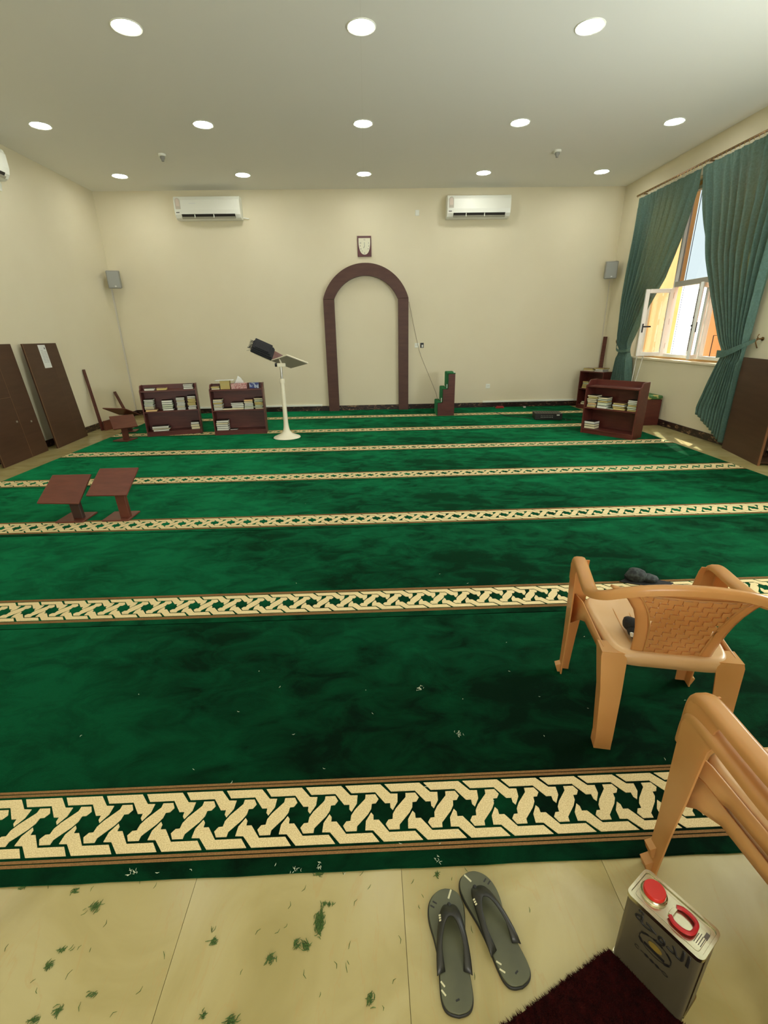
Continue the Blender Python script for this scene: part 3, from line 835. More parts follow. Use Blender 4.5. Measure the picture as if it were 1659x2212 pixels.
stack(PT, fx(W3_, .14), .073, [(.17, .04, 'cream'), (.17, .036, 'cream'), (.17, .038, 'white')], 'the pile, bottom shelf, right bookcase', G3, 25)
# bookcase 4 (corner)
a4 = math.atan2(9.50-10.03, 4.655-4.40); W4_ = .58
c4 = ((4.40+4.655)/2, (10.03+9.50)/2); PT = ((c4[0], c4[1], 0), a4)
bookcase(c4[0], c4[1], a4, W4_, 'narrow reddish bookcase in the right corner, books piled on top', D=.26, Hf=.745, rim=False)
G4 = 'books of the corner bookcase'
stack(PT, fx(W4_, .24), .405, [(.15, .03, 'yellow'), (.15, .026, 'yellow'), (.14, .028, 'yellow'), (.14, .026, 'pale green'), (.14, .028, 'yellow')], 'the stack, middle shelf, corner bookcase', G4, 31)
stack(PT, fx(W4_, .28), .073, [(.15, .04, 'cream'), (.14, .03, 'cream')], 'the pile on the bottom shelf of the corner bookcase', G4, 32)
stack(PT, fx(W4_, .25), .745, [(.24, .026, 'cream'), (.22, .028, 'yellow')], 'the left pile on top of the corner bookcase', G4, 33, y=.13)
stack(PT, fx(W4_, .70), .745, [(.2, .022, 'white'), (.18, .03, 'white'), (.24, .02, 'yellow')], 'the right pile on top of the corner bookcase', G4, 34, y=.13)

# ------------------------------------------------------------------ white adjustable book stand
t = thing('book_stand', 'tall white adjustable stand with two tilted plates and round base', 'stand', (-1.325, 7.55, 0))
MB().lathe([(.0, 0), (.205, 0), (.215, .008), (.208, .02), (.16, .04), (.09, .07), (.055, .11), (.042, .17), (.036, .24)], 40).build('base', WHITEM, t, smooth=True)
MB().lathe([(.036, .23), (.031, .86), (.031, .862)], 24).build('pole', WHITEM, t, smooth=True)
MB().lathe([(.036, .845), (.04, .855), (.04, .905), (.034, .915)], 24).build('collar', WHITEM, t, smooth=True)
MB().lathe([(.017, .91), (.017, 1.10)], 16).build('inner_tube', METAL, t, smooth=True)
MB().box(-.05, .075, -.03, .03, 1.09, 1.145).build('bracket', WHITEM, t, bevel=0.006)
MB().tube([(-.055, 0, 1.12), (-.085, 0, 1.12)], .028, 12).build('tilt_knob', BLACK, t, smooth=True)
def plate4(name, c, th, mt, mb_, parent):
    c = [Vector(q) for q in c]
    nrm = (c[1]-c[0]).cross(c[3]-c[0]).normalized()
    if nrm.z < 0: nrm = -nrm
    lo = [q-nrm*th for q in c]
    m = MB(); m.add([tuple(q) for q in c]+[tuple(q) for q in lo], [(0, 1, 2, 3)], 0)
    m.add([tuple(q) for q in c]+[tuple(q) for q in lo], [(4, 5, 6, 7), (0, 1, 5, 4), (1, 2, 6, 5), (2, 3, 7, 6), (3, 0, 4, 7)], 1)
    bm_ = m.build(name, [mt, mb_], parent)
    return nrm
O_ = Vector((-1.325, 7.55, 0))
def pix(px, py, Y):
    X_, Y_ = (px-829.5)/1017.06, (py-1106)/1017.06
    d = r2*X_ - u2*Y_ + fw
    return Vector((d.x, d.y, d.z))*(Y/d.y) + Vector((0, 0, CAM_H)) - O_
hinF, hinN, rF, rN = Vector((-.143, .05, -.366+1.55)), Vector((.115, -.15, .0+1.272)), None, None
hinF, hinN = pix(587, 778, 7.60), pix(620, 767, 7.40)
rF, rN = pix(629, 794, 7.60), pix(665, 784, 7.40)
lA, lB, lC = pix(549, 763, 7.58), pix(586, 779, 7.63), pix(560, 740, 7.86)
_n = (lB-lA).cross(lC-lA)
_d = pix(612, 768, 7.8) - (Vector((0, 0, CAM_H))-O_)
_c = Vector((0, 0, CAM_H))-O_
lD = _c + _d*((lA-_c).dot(_n)/_d.dot(_n))
GREYB = mat('plate_grey', (150, 146, 130), 0.5)
# make each plate planar parallelogram-like
nl = plate4('left_plate', [lA, lB, lD, lC], .014, STANDW, WHITEM, t)
nr_ = plate4('right_plate', [hinF, rF, rN, hinN], .016, WHITEM, GREYB, t)
m = MB(); m.tube([hinF, hinN], .008, 8); m.tube([rF, rN], .009, 8); m.tube([rF, hinF], .005, 8); m.tube([lA, lB], .008, 8); m.tube([lA, lC], .005, 8)
m.tube([rN, hinN], .009, 8)
m.build('plate_rim', WHITEM, t, smooth=True)
MB().tube([(.01, 0, 1.13), tuple((hinF+hinN)/2)], .014, 10).build('plate_support', WHITEM, t, smooth=True)
# folded black shawl on the left plate
ex = (lA-lB).normalized(); ey = (lC-lA); ey = (ey-ex*ey.dot(ex)).normalized(); ez = ex.cross(ey)
if ez.z < 0: ez = -ez
cc = lA*.52+lB*.05+lC*.38+lD*.05 + O_
Tm = Matrix((ex, ey, ez)).transposed().to_4x4()
t = thing('folded_shawl', 'folded black fringed shawl lying on the white stand left plate', 'cloth', cc+ez*.002)
BLK = mat('black_cloth', (30, 31, 36), 0.85, bump=(60, 0.5, 0.01), sheen=(0.3, (120, 120, 140), 0.4))
def fold(z, x0, x1, y0, y1, r):
    pts = [];
    for k in range(9):
        a = -PI/2 + PI*k/8
        pts.append((x0 - r*math.cos(a) , z+r*math.sin(a)))
    for k in range(9):
        a = PI/2 - PI*k/8
        pts.append((x1 + r*math.cos(a), z+r*math.sin(a)))
    return pts
m = MB()
for z, x0, x1, ya, yb, r in ((.02, -.215, .09, -.15, .14, .016), (.05, -.20, .075, -.145, .12, .014), (.076, -.17, .08, -.13, .13, .012), (.098, -.14, .05, -.12, .06, .010)):
    m.prism([(p[0], p[1]) for p in fold(z, x0, x1, 0, 0, r)], ya, yb, axis='y', T=Tm)
m.build('folded_layers', BLK, t, bevel=0.006, smooth=True)
m = MB(); rnd = random.Random(3)
for i in range(40):
    y = rnd.uniform(-.14, .10); z = rnd.uniform(.01, .05)
    p = Vector((.10, y, z)); q = p+Vector((rnd.uniform(.03, .06), rnd.uniform(-.01, .01), rnd.uniform(-.03, .0)))
    m.tube([Tm @ p, Tm @ ((p+q)/2+Vector((0, 0, .006))), Tm @ q], .0018, 4)
o = m.build('fringe', BLK, t); o['kind'] = 'stuff'

# ------------------------------------------------------------------ low wooden book rests
def bookrest(lab, base_c, bw, bd, ba, corners, post_top, dark_post=False):
    t = thing('book_rest', lab, 'book rest', (base_c[0], base_c[1], 0), 0, group='low wooden floor book rests')
    T = Matrix.Rotation(ba, 4, 'Z')
    MB().box(-bw/2, bw/2, -bd/2, bd/2, 0, .016, T=T).build('base_plate', STANDW, t, bevel=0.005)
    c = [Vector(q)-Vector((base_c[0], base_c[1], 0)) for q in corners]
    n = (c[1]-c[0]).cross(c[3]-c[0]).normalized()
    if n.z < 0: n = -n
    m = MB(); th = .018
    lo = [q-n*th for q in c]
    m.add([tuple(q) for q in c]+[tuple(q) for q in lo], [(0, 1, 2, 3), (7, 6, 5, 4), (0, 4, 5, 1), (1, 5, 6, 2), (2, 6, 7, 3), (3, 7, 4, 0)])
    m.build('top_plate', STANDW, t, bevel=0.005)
    ctr = sum(c, Vector())/4 - n*th
    pb = Vector((post_top[0], post_top[1], .016)); pt = Vector((post_top[2], post_top[3], 0)) + Vector((0, 0, 1))
    # top of the post on the plate's underside
    z = (ctr - Vector((pt.x, pt.y, 0))).dot(n)/n.z
    pt.z = z
    m = MB(); hw, hd = .042, .022
    v = [(pb.x+a*hw, pb.y+b*hd, pb.z) for a, b in ((-1, -1), (1, -1), (1, 1), (-1, 1))]
    for a, b in ((-1, -1), (1, -1), (1, 1), (-1, 1)):
        x, y = pt.x+a*hw, pt.y+b*hd
        v.append((x, y, (ctr - Vector((x, y, 0))).dot(n)/n.z))
    m.add(v, [(3, 2, 1, 0), (4, 5, 6, 7), (0, 1, 5, 4), (1, 2, 6, 5), (2, 3, 7, 6), (3, 0, 4, 7)])
    m.build('post', mat('dark_post', (58, 34, 30), 0.45) if dark_post else STANDW, t, bevel=0.003)
    return t
bookrest('wooden floor book rest at front left with a dark post', (-2.715, 4.13), .25, .245, 0,
         [(-2.939, 3.99, .204), (-2.578, 3.99, .189), (-2.545, 4.22, .393), (-2.892, 4.22, .394)], (.045, -.03, .02, -.02), True)
bookrest('wooden floor book rest at front left, right one of the front pair', (-2.31, 4.13), .24, .235, 0,
         [(-2.501, 3.99, .261), (-2.149, 3.99, .255), (-2.104, 4.21, .447), (-2.451, 4.21, .447)], (.06, -.03, .045, -.03))
bookrest('wooden floor book rest by the leftmost bookcase, top facing the camera', (-3.94, 7.66), .26, .26, R(-12),
         [(-4.0, 7.47, .211), (-3.614, 7.47, .253), (-3.775, 7.73, .402), (-4.165, 7.73, .373)], (.03, -.03, .03, -.03))
bookrest('wooden floor book rest behind another, top tilted away from camera', (-4.22, 8.42), .24, .24, R(10),
         [(-4.50, 8.22, .445), (-4.13, 8.22, .430), (-4.00, 8.45, .29), (-4.36, 8.45, .30)], (0, .0, 0, .0), True)

# ------------------------------------------------------------------ boards leaning on the left wall
def leaning_board(lab, p0, p1, t0, t1, th, m, name='leaning_board', cat='board', back=None):
    """p0,p1 bottom corners (outer face), t0,t1 top corners (outer face); thickness goes towards the wall side"""
    p0, p1, t0, t1 = [Vector(q) for q in (p0, p1, t0, t1)]
    o_ = (p0+p1)/2
    t = thing(name, lab, cat, o_)
    c = [p0-o_, p1-o_, t1-o_, t0-o_]
    n = (c[1]-c[0]).cross(c[3]-c[0]).normalized()
    if back is not None and n.dot(Vector(back)) < 0: n = -n
    lo = [q+n*th for q in c]
    mb = MB(); mb.add([tuple(q) for q in c]+[tuple(q) for q in lo], [(0, 1, 2, 3), (7, 6, 5, 4), (0, 4, 5, 1), (1, 5, 6, 2), (2, 6, 7, 3), (3, 7, 4, 0)])
    mb.build('panel', m, t, bevel=0.003)
    return t, c, -n
def strip_on(t, c, n, u0, u1, v0, v1, name, m, th=.003):
    def Q(u, v): return (c[0]*(1-u)+c[1]*u)*(1-v) + (c[3]*(1-u)+c[2]*u)*v
    q = [Q(u0, v0), Q(u1, v0), Q(u1, v1), Q(u0, v1)]
    m2 = MB(); hi = [a+n*th for a in q]; lo = [a-n*.001 for a in q]
    m2.add([tuple(a) for a in hi]+[tuple(a) for a in lo], [(0, 1, 2, 3), (7, 6, 5, 4), (0, 4, 5, 1), (1, 5, 6, 2), (2, 6, 7, 3), (3, 7, 4, 0)])
    return m2.build(name, m, t)
EDGE = mat('edge_band', (110, 80, 52), 0.5)
t, c, n = leaning_board('dark brown laminate board leaning at left wall, cut by photo edge', (-4.737, 6.08, FZ+.001), (-4.79, 7.06, FZ+.001), (-4.875, 6.10, 1.495), (-4.928, 7.078, 1.492), .03, DOORW, back=(-1, 0, 0))
strip_on(t, c, n, .60, .606, 0, 1, 'edge_strip', EDGE, .0015)
strip_on(t, c, n, 0, .6, .55, .554, 'edge_strip', EDGE, .0015)
strip_on(t, c, n, -.012, .0, 0, 1, 'edge_strip', EDGE, .001)
strip_on(t, c, n, .83, .86, .30, .315, 'hinge', METAL, .004)
strip_on(t, c, n, .53, .56, .33, .345, 'hinge', METAL, .004)
# behind it another board, seen in the gap at the photo's left edge
t, c, n = leaning_board('dark brown laminate board with a white paper leaning at left wall', (-4.728, 7.20, FZ+.001), (-4.807, 8.15, FZ+.001), (-4.856, 7.214, 1.489), (-4.929, 8.094, 1.485), .03, DOORW, back=(-1, 0, 0))
strip_on(t, c, n, -.02, .0, 0, 1, 'edge_strip', EDGE, .001)
strip_on(t, c, n, .70, .705, 0, .85, 'edge_strip', mat('seam_brown', (96, 68, 48), 0.5), .001)
strip_on(t, c, n, .40, .62, .765, .985, 'paper_notice', PAPER, .001)
for i in range(9):
    for j in range(2):
        if i == 0 and j: continue
        u = .44+.085*j; v = .93-.014*i
        strip_on(t, c, n, u, u+.07, v, v+.004, 'printed_line', mat('grey_print', (168, 168, 166), 0.7), .0014)
strip_on(t, c, n, .565, .59, .945, .96, 'printed_line', INK, .0014)
t, c, n = leaning_board('long thin reddish wood batten leaning on the left wall', (-4.80, 8.585, FZ+.001), (-4.78, 8.645, FZ+.001), (-4.935, 8.675, 1.04), (-4.93, 8.735, 1.04), .02, WOOD, 'wood_batten', 'batten', back=(-1, 0, 0))
t, c, n = leaning_board('short round-ended reddish batten leaning behind the book rests', (-4.70, 9.45, FZ+.001), (-4.68, 9.52, FZ+.001), (-4.93, 9.53, .57), (-4.925, 9.60, .57), .02, WOOD, 'wood_batten', 'batten', back=(-1, 0, 0))
# small reddish board standing by the batten
t = thing('small_board', 'small reddish board standing at the foot of the long batten', 'board', (-4.67, 8.80, FZ+.001), math.atan2(9.02-8.58, .16))
MB().box(-.22, .22, -.012, .012, 0, .17).build('panel', STANDW, t, bevel=0.003)

# ------------------------------------------------------------------ right side: pulpit chest, cabinet, curtain, plank, crutch
t = thing('cushioned_chest', 'reddish wooden chest with green patterned cushion under the window', 'chest', (4.60, 8.05, FZ), 0)
MB().box(-.20, .34, -.13, .42, 0, .43).build('body', WOODIN, t, bevel=0.006)
m = MB(); m.box(-.22, .345, -.15, .43, .431, .50); o = m.build('cushion', FOAM, t, bevel=0.03, smooth=True); o.modifiers['bevel'].segments = 4
# tall brown cabinet side at the right edge
t = thing('open_cabinet', 'dark brown open cabinet beside right curtain, cut by photo edge', 'cabinet', (4.62, 5.31, FZ), 0)
dA = Vector((.245, 1.02, 0)).normalized(); dB = Vector((dA.y, -dA.x, 0))
Tc = Matrix((dB, dA, Vector((0, 0, 1)))).transposed().to_4x4()     # local x -> away from room, y -> along the wall
m = MB(); m.box(0, .022, 0, .93, 0, 1.19, T=Tc); m.build('side_panel', DOORW, t, bevel=0.002)
m = MB(); m.box(0, .024, -.012, 0, 0, 1.19, T=Tc); m.build('edge_band', mat('edge_brown', (128, 84, 54), 0.45), t)
m = MB(); m.box(.022, .28, .02, .40, 1.168, 1.19, T=Tc); m.build('top_panel', DOORW, t)
m = MB(); m.box(.022, .28, .02, .40, .02, .04, T=Tc); m.build('bottom_panel', DOORW, t)
m = MB(); m.box(.28, .30, .02, .40, 0, 1.19, T=Tc); m.build('side_panel', DOORW, t)
m = MB(); m.box(.022, .28, .02, .40, .60, .62, T=Tc); m.build('shelf', DOORW, t)
m = MB(); m.box(.022, .28, .38, .40, .04, .60, T=Tc); m.box(.022, .28, .38, .40, .62, 1.168, T=Tc); m.build('back_panel', DOORW, t)

# curtains ---------------------------------------------------------------
CX = 4.865
def lerp_tab(tab, z):
    """tab: list of (z, value) descending in z"""
    if z >= tab[0][0]: return tab[0][1]
    for (za, a), (zb, b) in zip(tab, tab[1:]):
        if z >= zb:
            f = (za-z)/(za-zb); return a+(b-a)*f
    return tab[-1][1]
def curtain(lab, left, right, z_top, botL, botR, ztie, nfold, seed):
    """left/right: tables of Y by z for the far (left in photo) and near (right in photo) edges"""
    rnd = random.Random(seed)
    t = thing('curtain', lab, 'curtain', (CX, (left[0][1]+right[0][1])/2, 0), group='green curtains of the window')
    oy = t.location.y
    nu, nv = 150, 70
    ph = [rnd.uniform(0, 2*PI) for _ in range(4)]
    G = []
    for i in range(nu+1):
        u = i/nu; row = []
        for j in range(nv+1):
            v = j/nv
            zb = botL+(botR-botL)*u + .012*math.sin(u*nfold*2*PI)
            z = z_top + (zb-z_top)*v
            yl, yr = lerp_tab(left, z), lerp_tab(right, z)
            y = yl+(yr-yl)*u
            wid = abs(yl-yr)
            near = math.exp(-((z-ztie)/.12)**2)
            amp = .022+.022*min(1, (z_top-z)/1.0)*(1.5 if z < ztie-.1 else 1) - .022*near
            uu = u + .012*math.sin(3*z+ph[0]) + .01*math.sin(5*u*PI+ph[1])
            x = amp*math.sin(uu*nfold*2*PI+ph[2]) + .35*amp*math.sin(uu*nfold*4.1*PI+ph[3]+z)
            if z > z_top-.12: x = x*(.5) + .006*math.sin(u*nfold*6*PI)
            row.append((x, y-oy, z))
        G.append(row)
    MB().grid(G).build('drape', CURTAIN, t, smooth=80, solid=0.0025, fixn=False)
    return t
LT = [(3.68, 9.585), (2.74, 9.588), (2.1, 9.60), (1.46, 9.55), (1.28, 9.53), (1.17, 9.44), (1.0, 9.47), (.6, 9.535), (.03, 9.55)]
RT = [(3.68, 7.91), (3.5, 7.915), (2.93, 8.118), (2.31, 8.401), (1.88, 8.767), (1.5, 9.0), (1.3, 9.115), (1.17, 9.10), (1.0, 9.03), (.6, 8.93), (.03, 8.88)]
tL = curtain('teal green curtain at the far side of the window, gathered low', LT, RT, 3.68, .04, .04, 1.17, 9, 3)
LT2 = [(3.69, 7.89), (3.45, 7.82), (2.46, 7.43), (1.89, 7.09), (1.35, 6.75), (1.23, 6.66), (1.1, 6.67), (.8, 6.78), (.45, 6.89), (.36, 6.875), (.03, 6.86)]
RT2 = [(3.69, 6.10), (2.3, 6.19), (1.576, 6.25), (1.24, 6.26), (.6, 6.25), (.03, 6.25)]
tR = curtain('teal green curtain at near side of window with long tieback', LT2, RT2, 3.69, .36, .05, 1.23, 10, 8)
# tie bands
def ribbon(pts, wds, thick, name, m, parent, off):
    mb = MB(); prof = [(-.5, -.5), (.5, -.5), (.5, .5), (-.5, .5)]
    P = [Vector(p)-off for p in pts]
    mb.sweep([tuple(p) for p in P], [(0, 0.0, 1)]*len(P), prof, [(w_, thick) for w_ in wds])
    return mb.build(name, m, parent, smooth=True)
off = tR.location
ribbon(catmull([(4.80, 6.67, 1.20), (4.79, 6.50, 1.215), (4.80, 6.35, 1.27), (4.84, 6.24, 1.33), (4.90, 6.16, 1.385)], 5), [.10-.065*i/20 for i in range(21)], .006, 'tieback', CURTAIN, tR, off)
off = tL.location
ribbon(catmull([(4.905, 9.62, 1.30), (4.84, 9.54, 1.22), (4.805, 9.42, 1.165), (4.80, 9.25, 1.15), (4.81, 9.10, 1.165), (4.86, 9.06, 1.17)], 5), [.045]*26, .006, 'tieback', CURTAIN, tL, off)
def holdback(y, z, lab):
    t = thing('curtain_holdback', lab, 'hook', (XR, y, z), group='curtain holdbacks')
    MB().lathe([(.022, 0), (.024, .008), (.01, .014), (.008, .06), (.016, .066), (.012, .075)], 16, T=Matrix.Rotation(-PI/2, 4, 'Y')).build('rosette', BRASS, t, smooth=True)
    MB().tube(catmull([(-.06, 0, 0), (-.085, 0, -.03), (-.075, -.01, -.075), (-.055, -.01, -.11)], 4), .007, 8).build('hook', BRASS, t, smooth=True)
    MB().tube(catmull([(-.06, 0, 0), (-.075, 0, .03), (-.06, 0, .055)], 4), .006, 8).build('finial', BRASS, t, smooth=True)
holdback(6.13, 1.40, 'small brass curtain holdback hook right of the near curtain')
holdback(9.66, 1.36, 'small brass curtain holdback hook left of the far curtain')
t = thing('curtain_rail', 'thin golden curtain rail with hooks above the window', 'curtain rail', (4.87, 7.8, 3.73))
MB().box(-.012, .012, -1.9, 1.85, 0, .022).build('rail', mat('rail_brown', (120, 92, 60), 0.4, 0.6), t)
m = MB()
for i in range(46):
    y = 1.78-i*.081
    m.tube([(-.013, y, .012), (-.028, y, -.002), (-.026, y-.004, -.03)], .0035, 5)
o = m.build('hook_row', GOLD, t); o['kind'] = 'stuff'
for y in (1.7, .0, -1.7): MB().box(.0, .096, y-.012, y+.012, .004, .018).build('rail_bracket', mat('rail_brown', (120, 92, 60), 0.4, 0.6), t)

# plank in the right corner and crutch under the window
t, c, n = leaning_board('narrow reddish plank standing in the right corner behind corner bookcase', (4.80, 10.10, FZ+.001), (4.84, 10.03, FZ+.001), (4.875, 10.20, 1.40), (4.915, 10.13, 1.40), .02, WOOD, 'wood_plank', 'plank', back=(1, .6, 0))
t = thing('metal_crutch', 'silver tubular metal crutch leaning below the open casement', 'crutch', (4.66, 8.56, FZ))
m = MB(); m.tube([(0, 0, .02), (.03, .02, .25), (.07, .05, .45)], .011, 10); m.build('lower_tube', METAL, t, smooth=True)
m = MB(); m.tube([(.055, .02, .40), (.15, .13, 1.12)], .009, 10); m.tube([(.09, .01, .40), (.22, .05, 1.12)], .009, 10); m.build('side_tube', METAL, t, smooth=True)
m = MB(); m.tube([(.15, .13, 1.12), (.22, .05, 1.12)], .012, 8); m.build('crossbar', GREYP, t, smooth=True)
m = MB(); m.box(.04, .115, -.01, .06, .40, .44); m.build('clamp', BLACK, t, bevel=0.004)
m = MB(); m.lathe([(.018, 0), (.02, .03), (.013, .05)], 12); m.build('rubber_tip', BLACK, t, smooth=True)

# amplifier and bits on the carpet
t = thing('amplifier', 'black amplifier box with front knobs on the carpet at right', 'amplifier', (3.30, 8.70, 0), R(-10))
MB().box(-.24, .24, -.16, .16, .012, .125).build('case', BLACK, t, bevel=0.004)
m = MB()
for i in range(8): m.tube([(-.13+.028*i, -.16, .06), (-.13+.028*i, -.172, .06)], .008, 10)
for i in range(8): m.tube([(-.13+.028*i, -.16, .09), (-.13+.028*i, -.168, .09)], .006, 10)
m.build('knob_row', GREYP, t, smooth=True)
MB().box(.14, .19, -.163, -.16, .09, .108).build('label_plate', PAPER, t)
m = MB()
for sx_ in (-.2, .2):
    for sy_ in (-.12, .12): m.lathe([(.015, 0), (.015, .012)], 10, T=Matrix.Translation((sx_, sy_, 0)))
m.build('foot', RUBBER, t)
for i in range(9): MB().box(-.20+.045*i, -.175+.045*i, -.10, .10, .1252, .127).build('vent_slot', DARK, t)
m = MB(); m.tube(catmull([(3.55, 8.72, .006), (3.62, 8.62, .006), (3.58, 8.48, .006), (3.68, 8.50, .006), (3.74, 8.62, .006)], 6), .005, 6)
tag(m.build('black_cable', BLACK), 'black cable curling on the carpet right of the amplifier', 'cable')
m = MB(); m.tube(catmull([(3.02, 8.75, .006), (2.86, 8.95, .006), (2.76, 9.05, .006), (2.62, 9.30, .006), (2.55, 9.6, .006)], 6), .005, 6)
tag(m.build('black_cable', BLACK), 'thin dark cable running left from the amplifier to the wall', 'cable')
m = MB()
for k in range(3):
    m.tube([(2.80+(.09-.012*k)*math.cos(a), 10.13+(.05)*math.sin(a)-.005*k, .01+.013*k+.004*math.sin(3*a)) for a in [2*PI*i/20 for i in range(20)]], .007, 6, closed=True)
tag(m.build('red_cord', mat('red_cord', (170, 44, 44), 0.5)), 'small coil of red cord on the carpet by the front wall', 'cord')
t = boxthing('white_plug', 'tiny white plug lying on the carpet by the front wall', 'plug', ((0, 0, 0), 0), 3.33, 10.12, .001, .05, .03, .025, PAPER)

# ------------------------------------------------------------------ plastic armchairs
def chair_parts(t, weave=True):
    S = lambda x: (x,)
    # seat --------------------------------------------------------
    n = 48
    def outline(sc, dz, grow=0):
        pts = []
        for i in range(n):
            a = 2*PI*i/n
            ca, sa = math.cos(a), math.sin(a)
            e = 0.30
            x = math.copysign(abs(ca)**e, ca); y = math.copysign(abs(sa)**e, sa)
            hw = .213 + .022*y
            pts.append(((hw+grow)*x*sc, .012+(.195+grow)*y*sc, dz))
        return pts
    rings = [outline(.02, .404), outline(.35, .405), outline(.7, .410), outline(.9, .419), outline(.97, .424), outline(1.0, .422, .002), outline(1.0, .410, .009), outline(1.0, .375, .012)]
    G = [[r[i] for r in rings] for i in range(n)]
    m = MB(); m.grid(G, closed_u=True)
    m.add(outline(.02, .404), [tuple(range(n))])
    m.build('seat', SEATP, t, smooth=50, solid=0.005)
    for x in (-.12, -.06, 0, .06, .12): MB().box(x-.0015, x+.0015, -.11, .14, .4045+abs(x)*.03, .4085+abs(x)*.03).build('seat_rib', CHAIR, t)
    # legs: L sections, outer corner lines -------------------------
    def leg(levels, sx, sy):
        m = MB(); V = []
        th = .006
        for (z, cx, cy, lx_, ly_) in levels:
            q = [(0, 0), (lx_, 0), (lx_, th), (th*1.5, th), (th, th*1.5), (th, ly_), (0, ly_)]
            V.append([(sx*(cx-a), sy*(cy-b), z) for a, b in q] )
        for r in V: r.append(r[0])
        m.grid(V)
        m.add(V[0][:-1], [tuple(range(len(V[0])-1))]); m.add(V[-1][:-1], [tuple(range(len(V[0])-1))])
        return m
    for sx in (-1, 1):
        m = leg([(0, .285, .238, .045, .05), (.03, .285, .237, .045, .05), (.2, .285, .234, .055, .06), (.36, .288, .232, .072, .078), (.48, .292, .230, .085, .09), (.575, .297, .226, .075, .10), (.602, .294, .215, .07, .10)], sx, 1)
        xa_, xb_ = sorted((sx*.284, sx*.308))
        m.prism([(xa_ if sx > 0 else xb_, 0), (xa_ if sx > 0 else xb_, .045), (sx*.308, .034), (sx*.296, .0)], .205, .237, axis='y')
        m.build('front_leg', CHAIR, t, smooth=35)
        m = leg([(0, .228, .240, .062, .05), (.03, .228, .239, .062, .05), (.05, .226, .236, .062, .05), (.25, .232, .214, .076, .06), (.40, .243, .190, .092, .075), (.416, .240, .184, .09, .075)], sx, -1)
        x0_, x1_ = sorted((sx*.241, sx*.165))
        m.box(x0_, x1_, -.185, -.110, .412, .4165)
        m.build('rear_leg', CHAIR, t, smooth=35)
        # brace joining seat side to front leg
        m = MB(); V = []
        for y, z0, z1 in ((.222, .27, .425), (.16, .33, .424), (.08, .372, .422), (-.10, .376, .418), (-.17, .365, .416)):
            x = .236+(y)*.05 if y < .2 else .262
            V.append([(sx*x, y, z0), (sx*(x-.001), y, z1)])
        m.grid(V); m.build('side_apron', CHAIR, t, smooth=True, solid=0.006)
    # arm and top rail --------------------------------------------
    half = [(-.268, .232, .50), (-.268, .229, .565), (-.27, .212, .600), (-.272, .17, .612), (-.278, .06, .612), (-.287, -.06, .618), (-.292, -.14, .636), (-.272, -.205, .668), (-.215, -.240, .704), (-.13, -.262, .732), (0, -.272, .745)]
    full = half + [(-x, y, z) for x, y, z in half[-2::-1]]
    pts = catmull(full, 5)
    prof = [(-.5, -.35), (-.5, .1), (-.40, .38), (-.2, .5), (.2, .5), (.40, .38), (.5, .1), (.5, -.35), (.42, -.35), (.40, .0), (.3, .2), (-.3, .2), (-.40, 0), (-.42, -.35)]
    N = len(pts); sides = []; scl = []
    for i, p in enumerate(pts):
        a = pts[max(0, i-1)]; b = pts[min(N-1, i+1)]; tg = (b-a).normalized()
        hor = Vector((0, 0, 1)).cross(tg)
        if hor.length < .3: hor = Vector((math.copysign(1, -p.x), 0, 0))*1.0; hor = Vector((1, 0, 0)) if i < N/2 else Vector((1, 0, 0))
        back = max(0.0, min(1.0, (-p.y-.10)/.14))
        if p.y > .2: hor = Vector((1, 0, 0)) if tg.z > 0 else Vector((-1, 0, 0))
        hor = hor.normalized()
        if i < N/2 and hor.x < 0 and p.y > -.1: hor = -hor
        sides.append(hor); wd = .052*(1-back)+.026*back; hh = .030*(1-back)+.040*back
        scl.append((wd, hh))
    # keep frames continuous
    for i in range(1, N):
        if sides[i].dot(sides[i-1]) < 0: sides[i] = -sides[i]
    m = MB()
    # orient so that the rounded top faces up
    a = (Vector(pts[21])-Vector(pts[19])).normalized(); nz = sides[20].cross(a).z
    pr = prof if nz > 0 else [(q[0], -q[1]) for q in prof]
    m.sweep([tuple(p) for p in pts], sides, pr, scl)
    m.build('arm_rail', CHAIR, t, smooth=50)
    # backrest frame ----------------------------------------------
    def by(x, z): return -.163-(z-.40)*.285+.55*x*x
    WO = [(.715, .262), (.69, .218), (.66, .188), (.61, .163), (.55, .149), (.48, .139), (.43, .136), (.385, .134)]
    WI = [(.715, .195), (.698, .170), (.66, .145), (.61, .122), (.55, .106), (.48, .097), (.43, .094), (.385, .094)]
    m = MB()
    for sx in (-1, 1):
        G = []
        for z in [.375+.0425*i for i in range(9)]:
            wo, wi = lerp_tab(WO, z), lerp_tab(WI, z)
            G.append([(sx*(wi+(wo-wi)*k/4), by(wi+(wo-wi)*k/4, z)-.006*math.sin(PI*k/4), z) for k in range(5)])
        m.grid(G)
    for (z0, z1) in ((.345, .425), (.700, .735)):
        G = []
        for k in range(13):
            wi = lerp_tab(WI, z0) + .004; x = -wi+2*wi*k/12
            G.append([(x, by(x, z)+(.0 if z0 > .5 else .0), z) for z in (z0, (z0+z1)/2, z1)])
        m.grid(G)
    m.build('backrest_frame', CHAIR, t, smooth=True, solid=0.010)
    # inner lip around the woven panel
    m = MB()
    for sx in (-1, 1):
        P_ = [(sx*lerp_tab(WI, z), by(lerp_tab(WI, z), z)-.006, z) for z in [.425+.0275*i for i in range(11)]]
        m.tube(P_, .0035, 6)
    P_ = [(-.094+.188*k/10, by(-.094+.188*k/10, .425)-.006, .425) for k in range(11)]; m.tube(P_, .0035, 6)
    P_ = [(-.168+.336*k/10, by(-.168+.336*k/10, .700)-.006, .700) for k in range(11)]; m.tube(P_, .0035, 6)
    m.build('panel_lip', CHAIR, t, smooth=True)
    # basket weave panel ------------------------------------------
    m = MB(); s = .0225
    rows = int((.702-.422)/s)
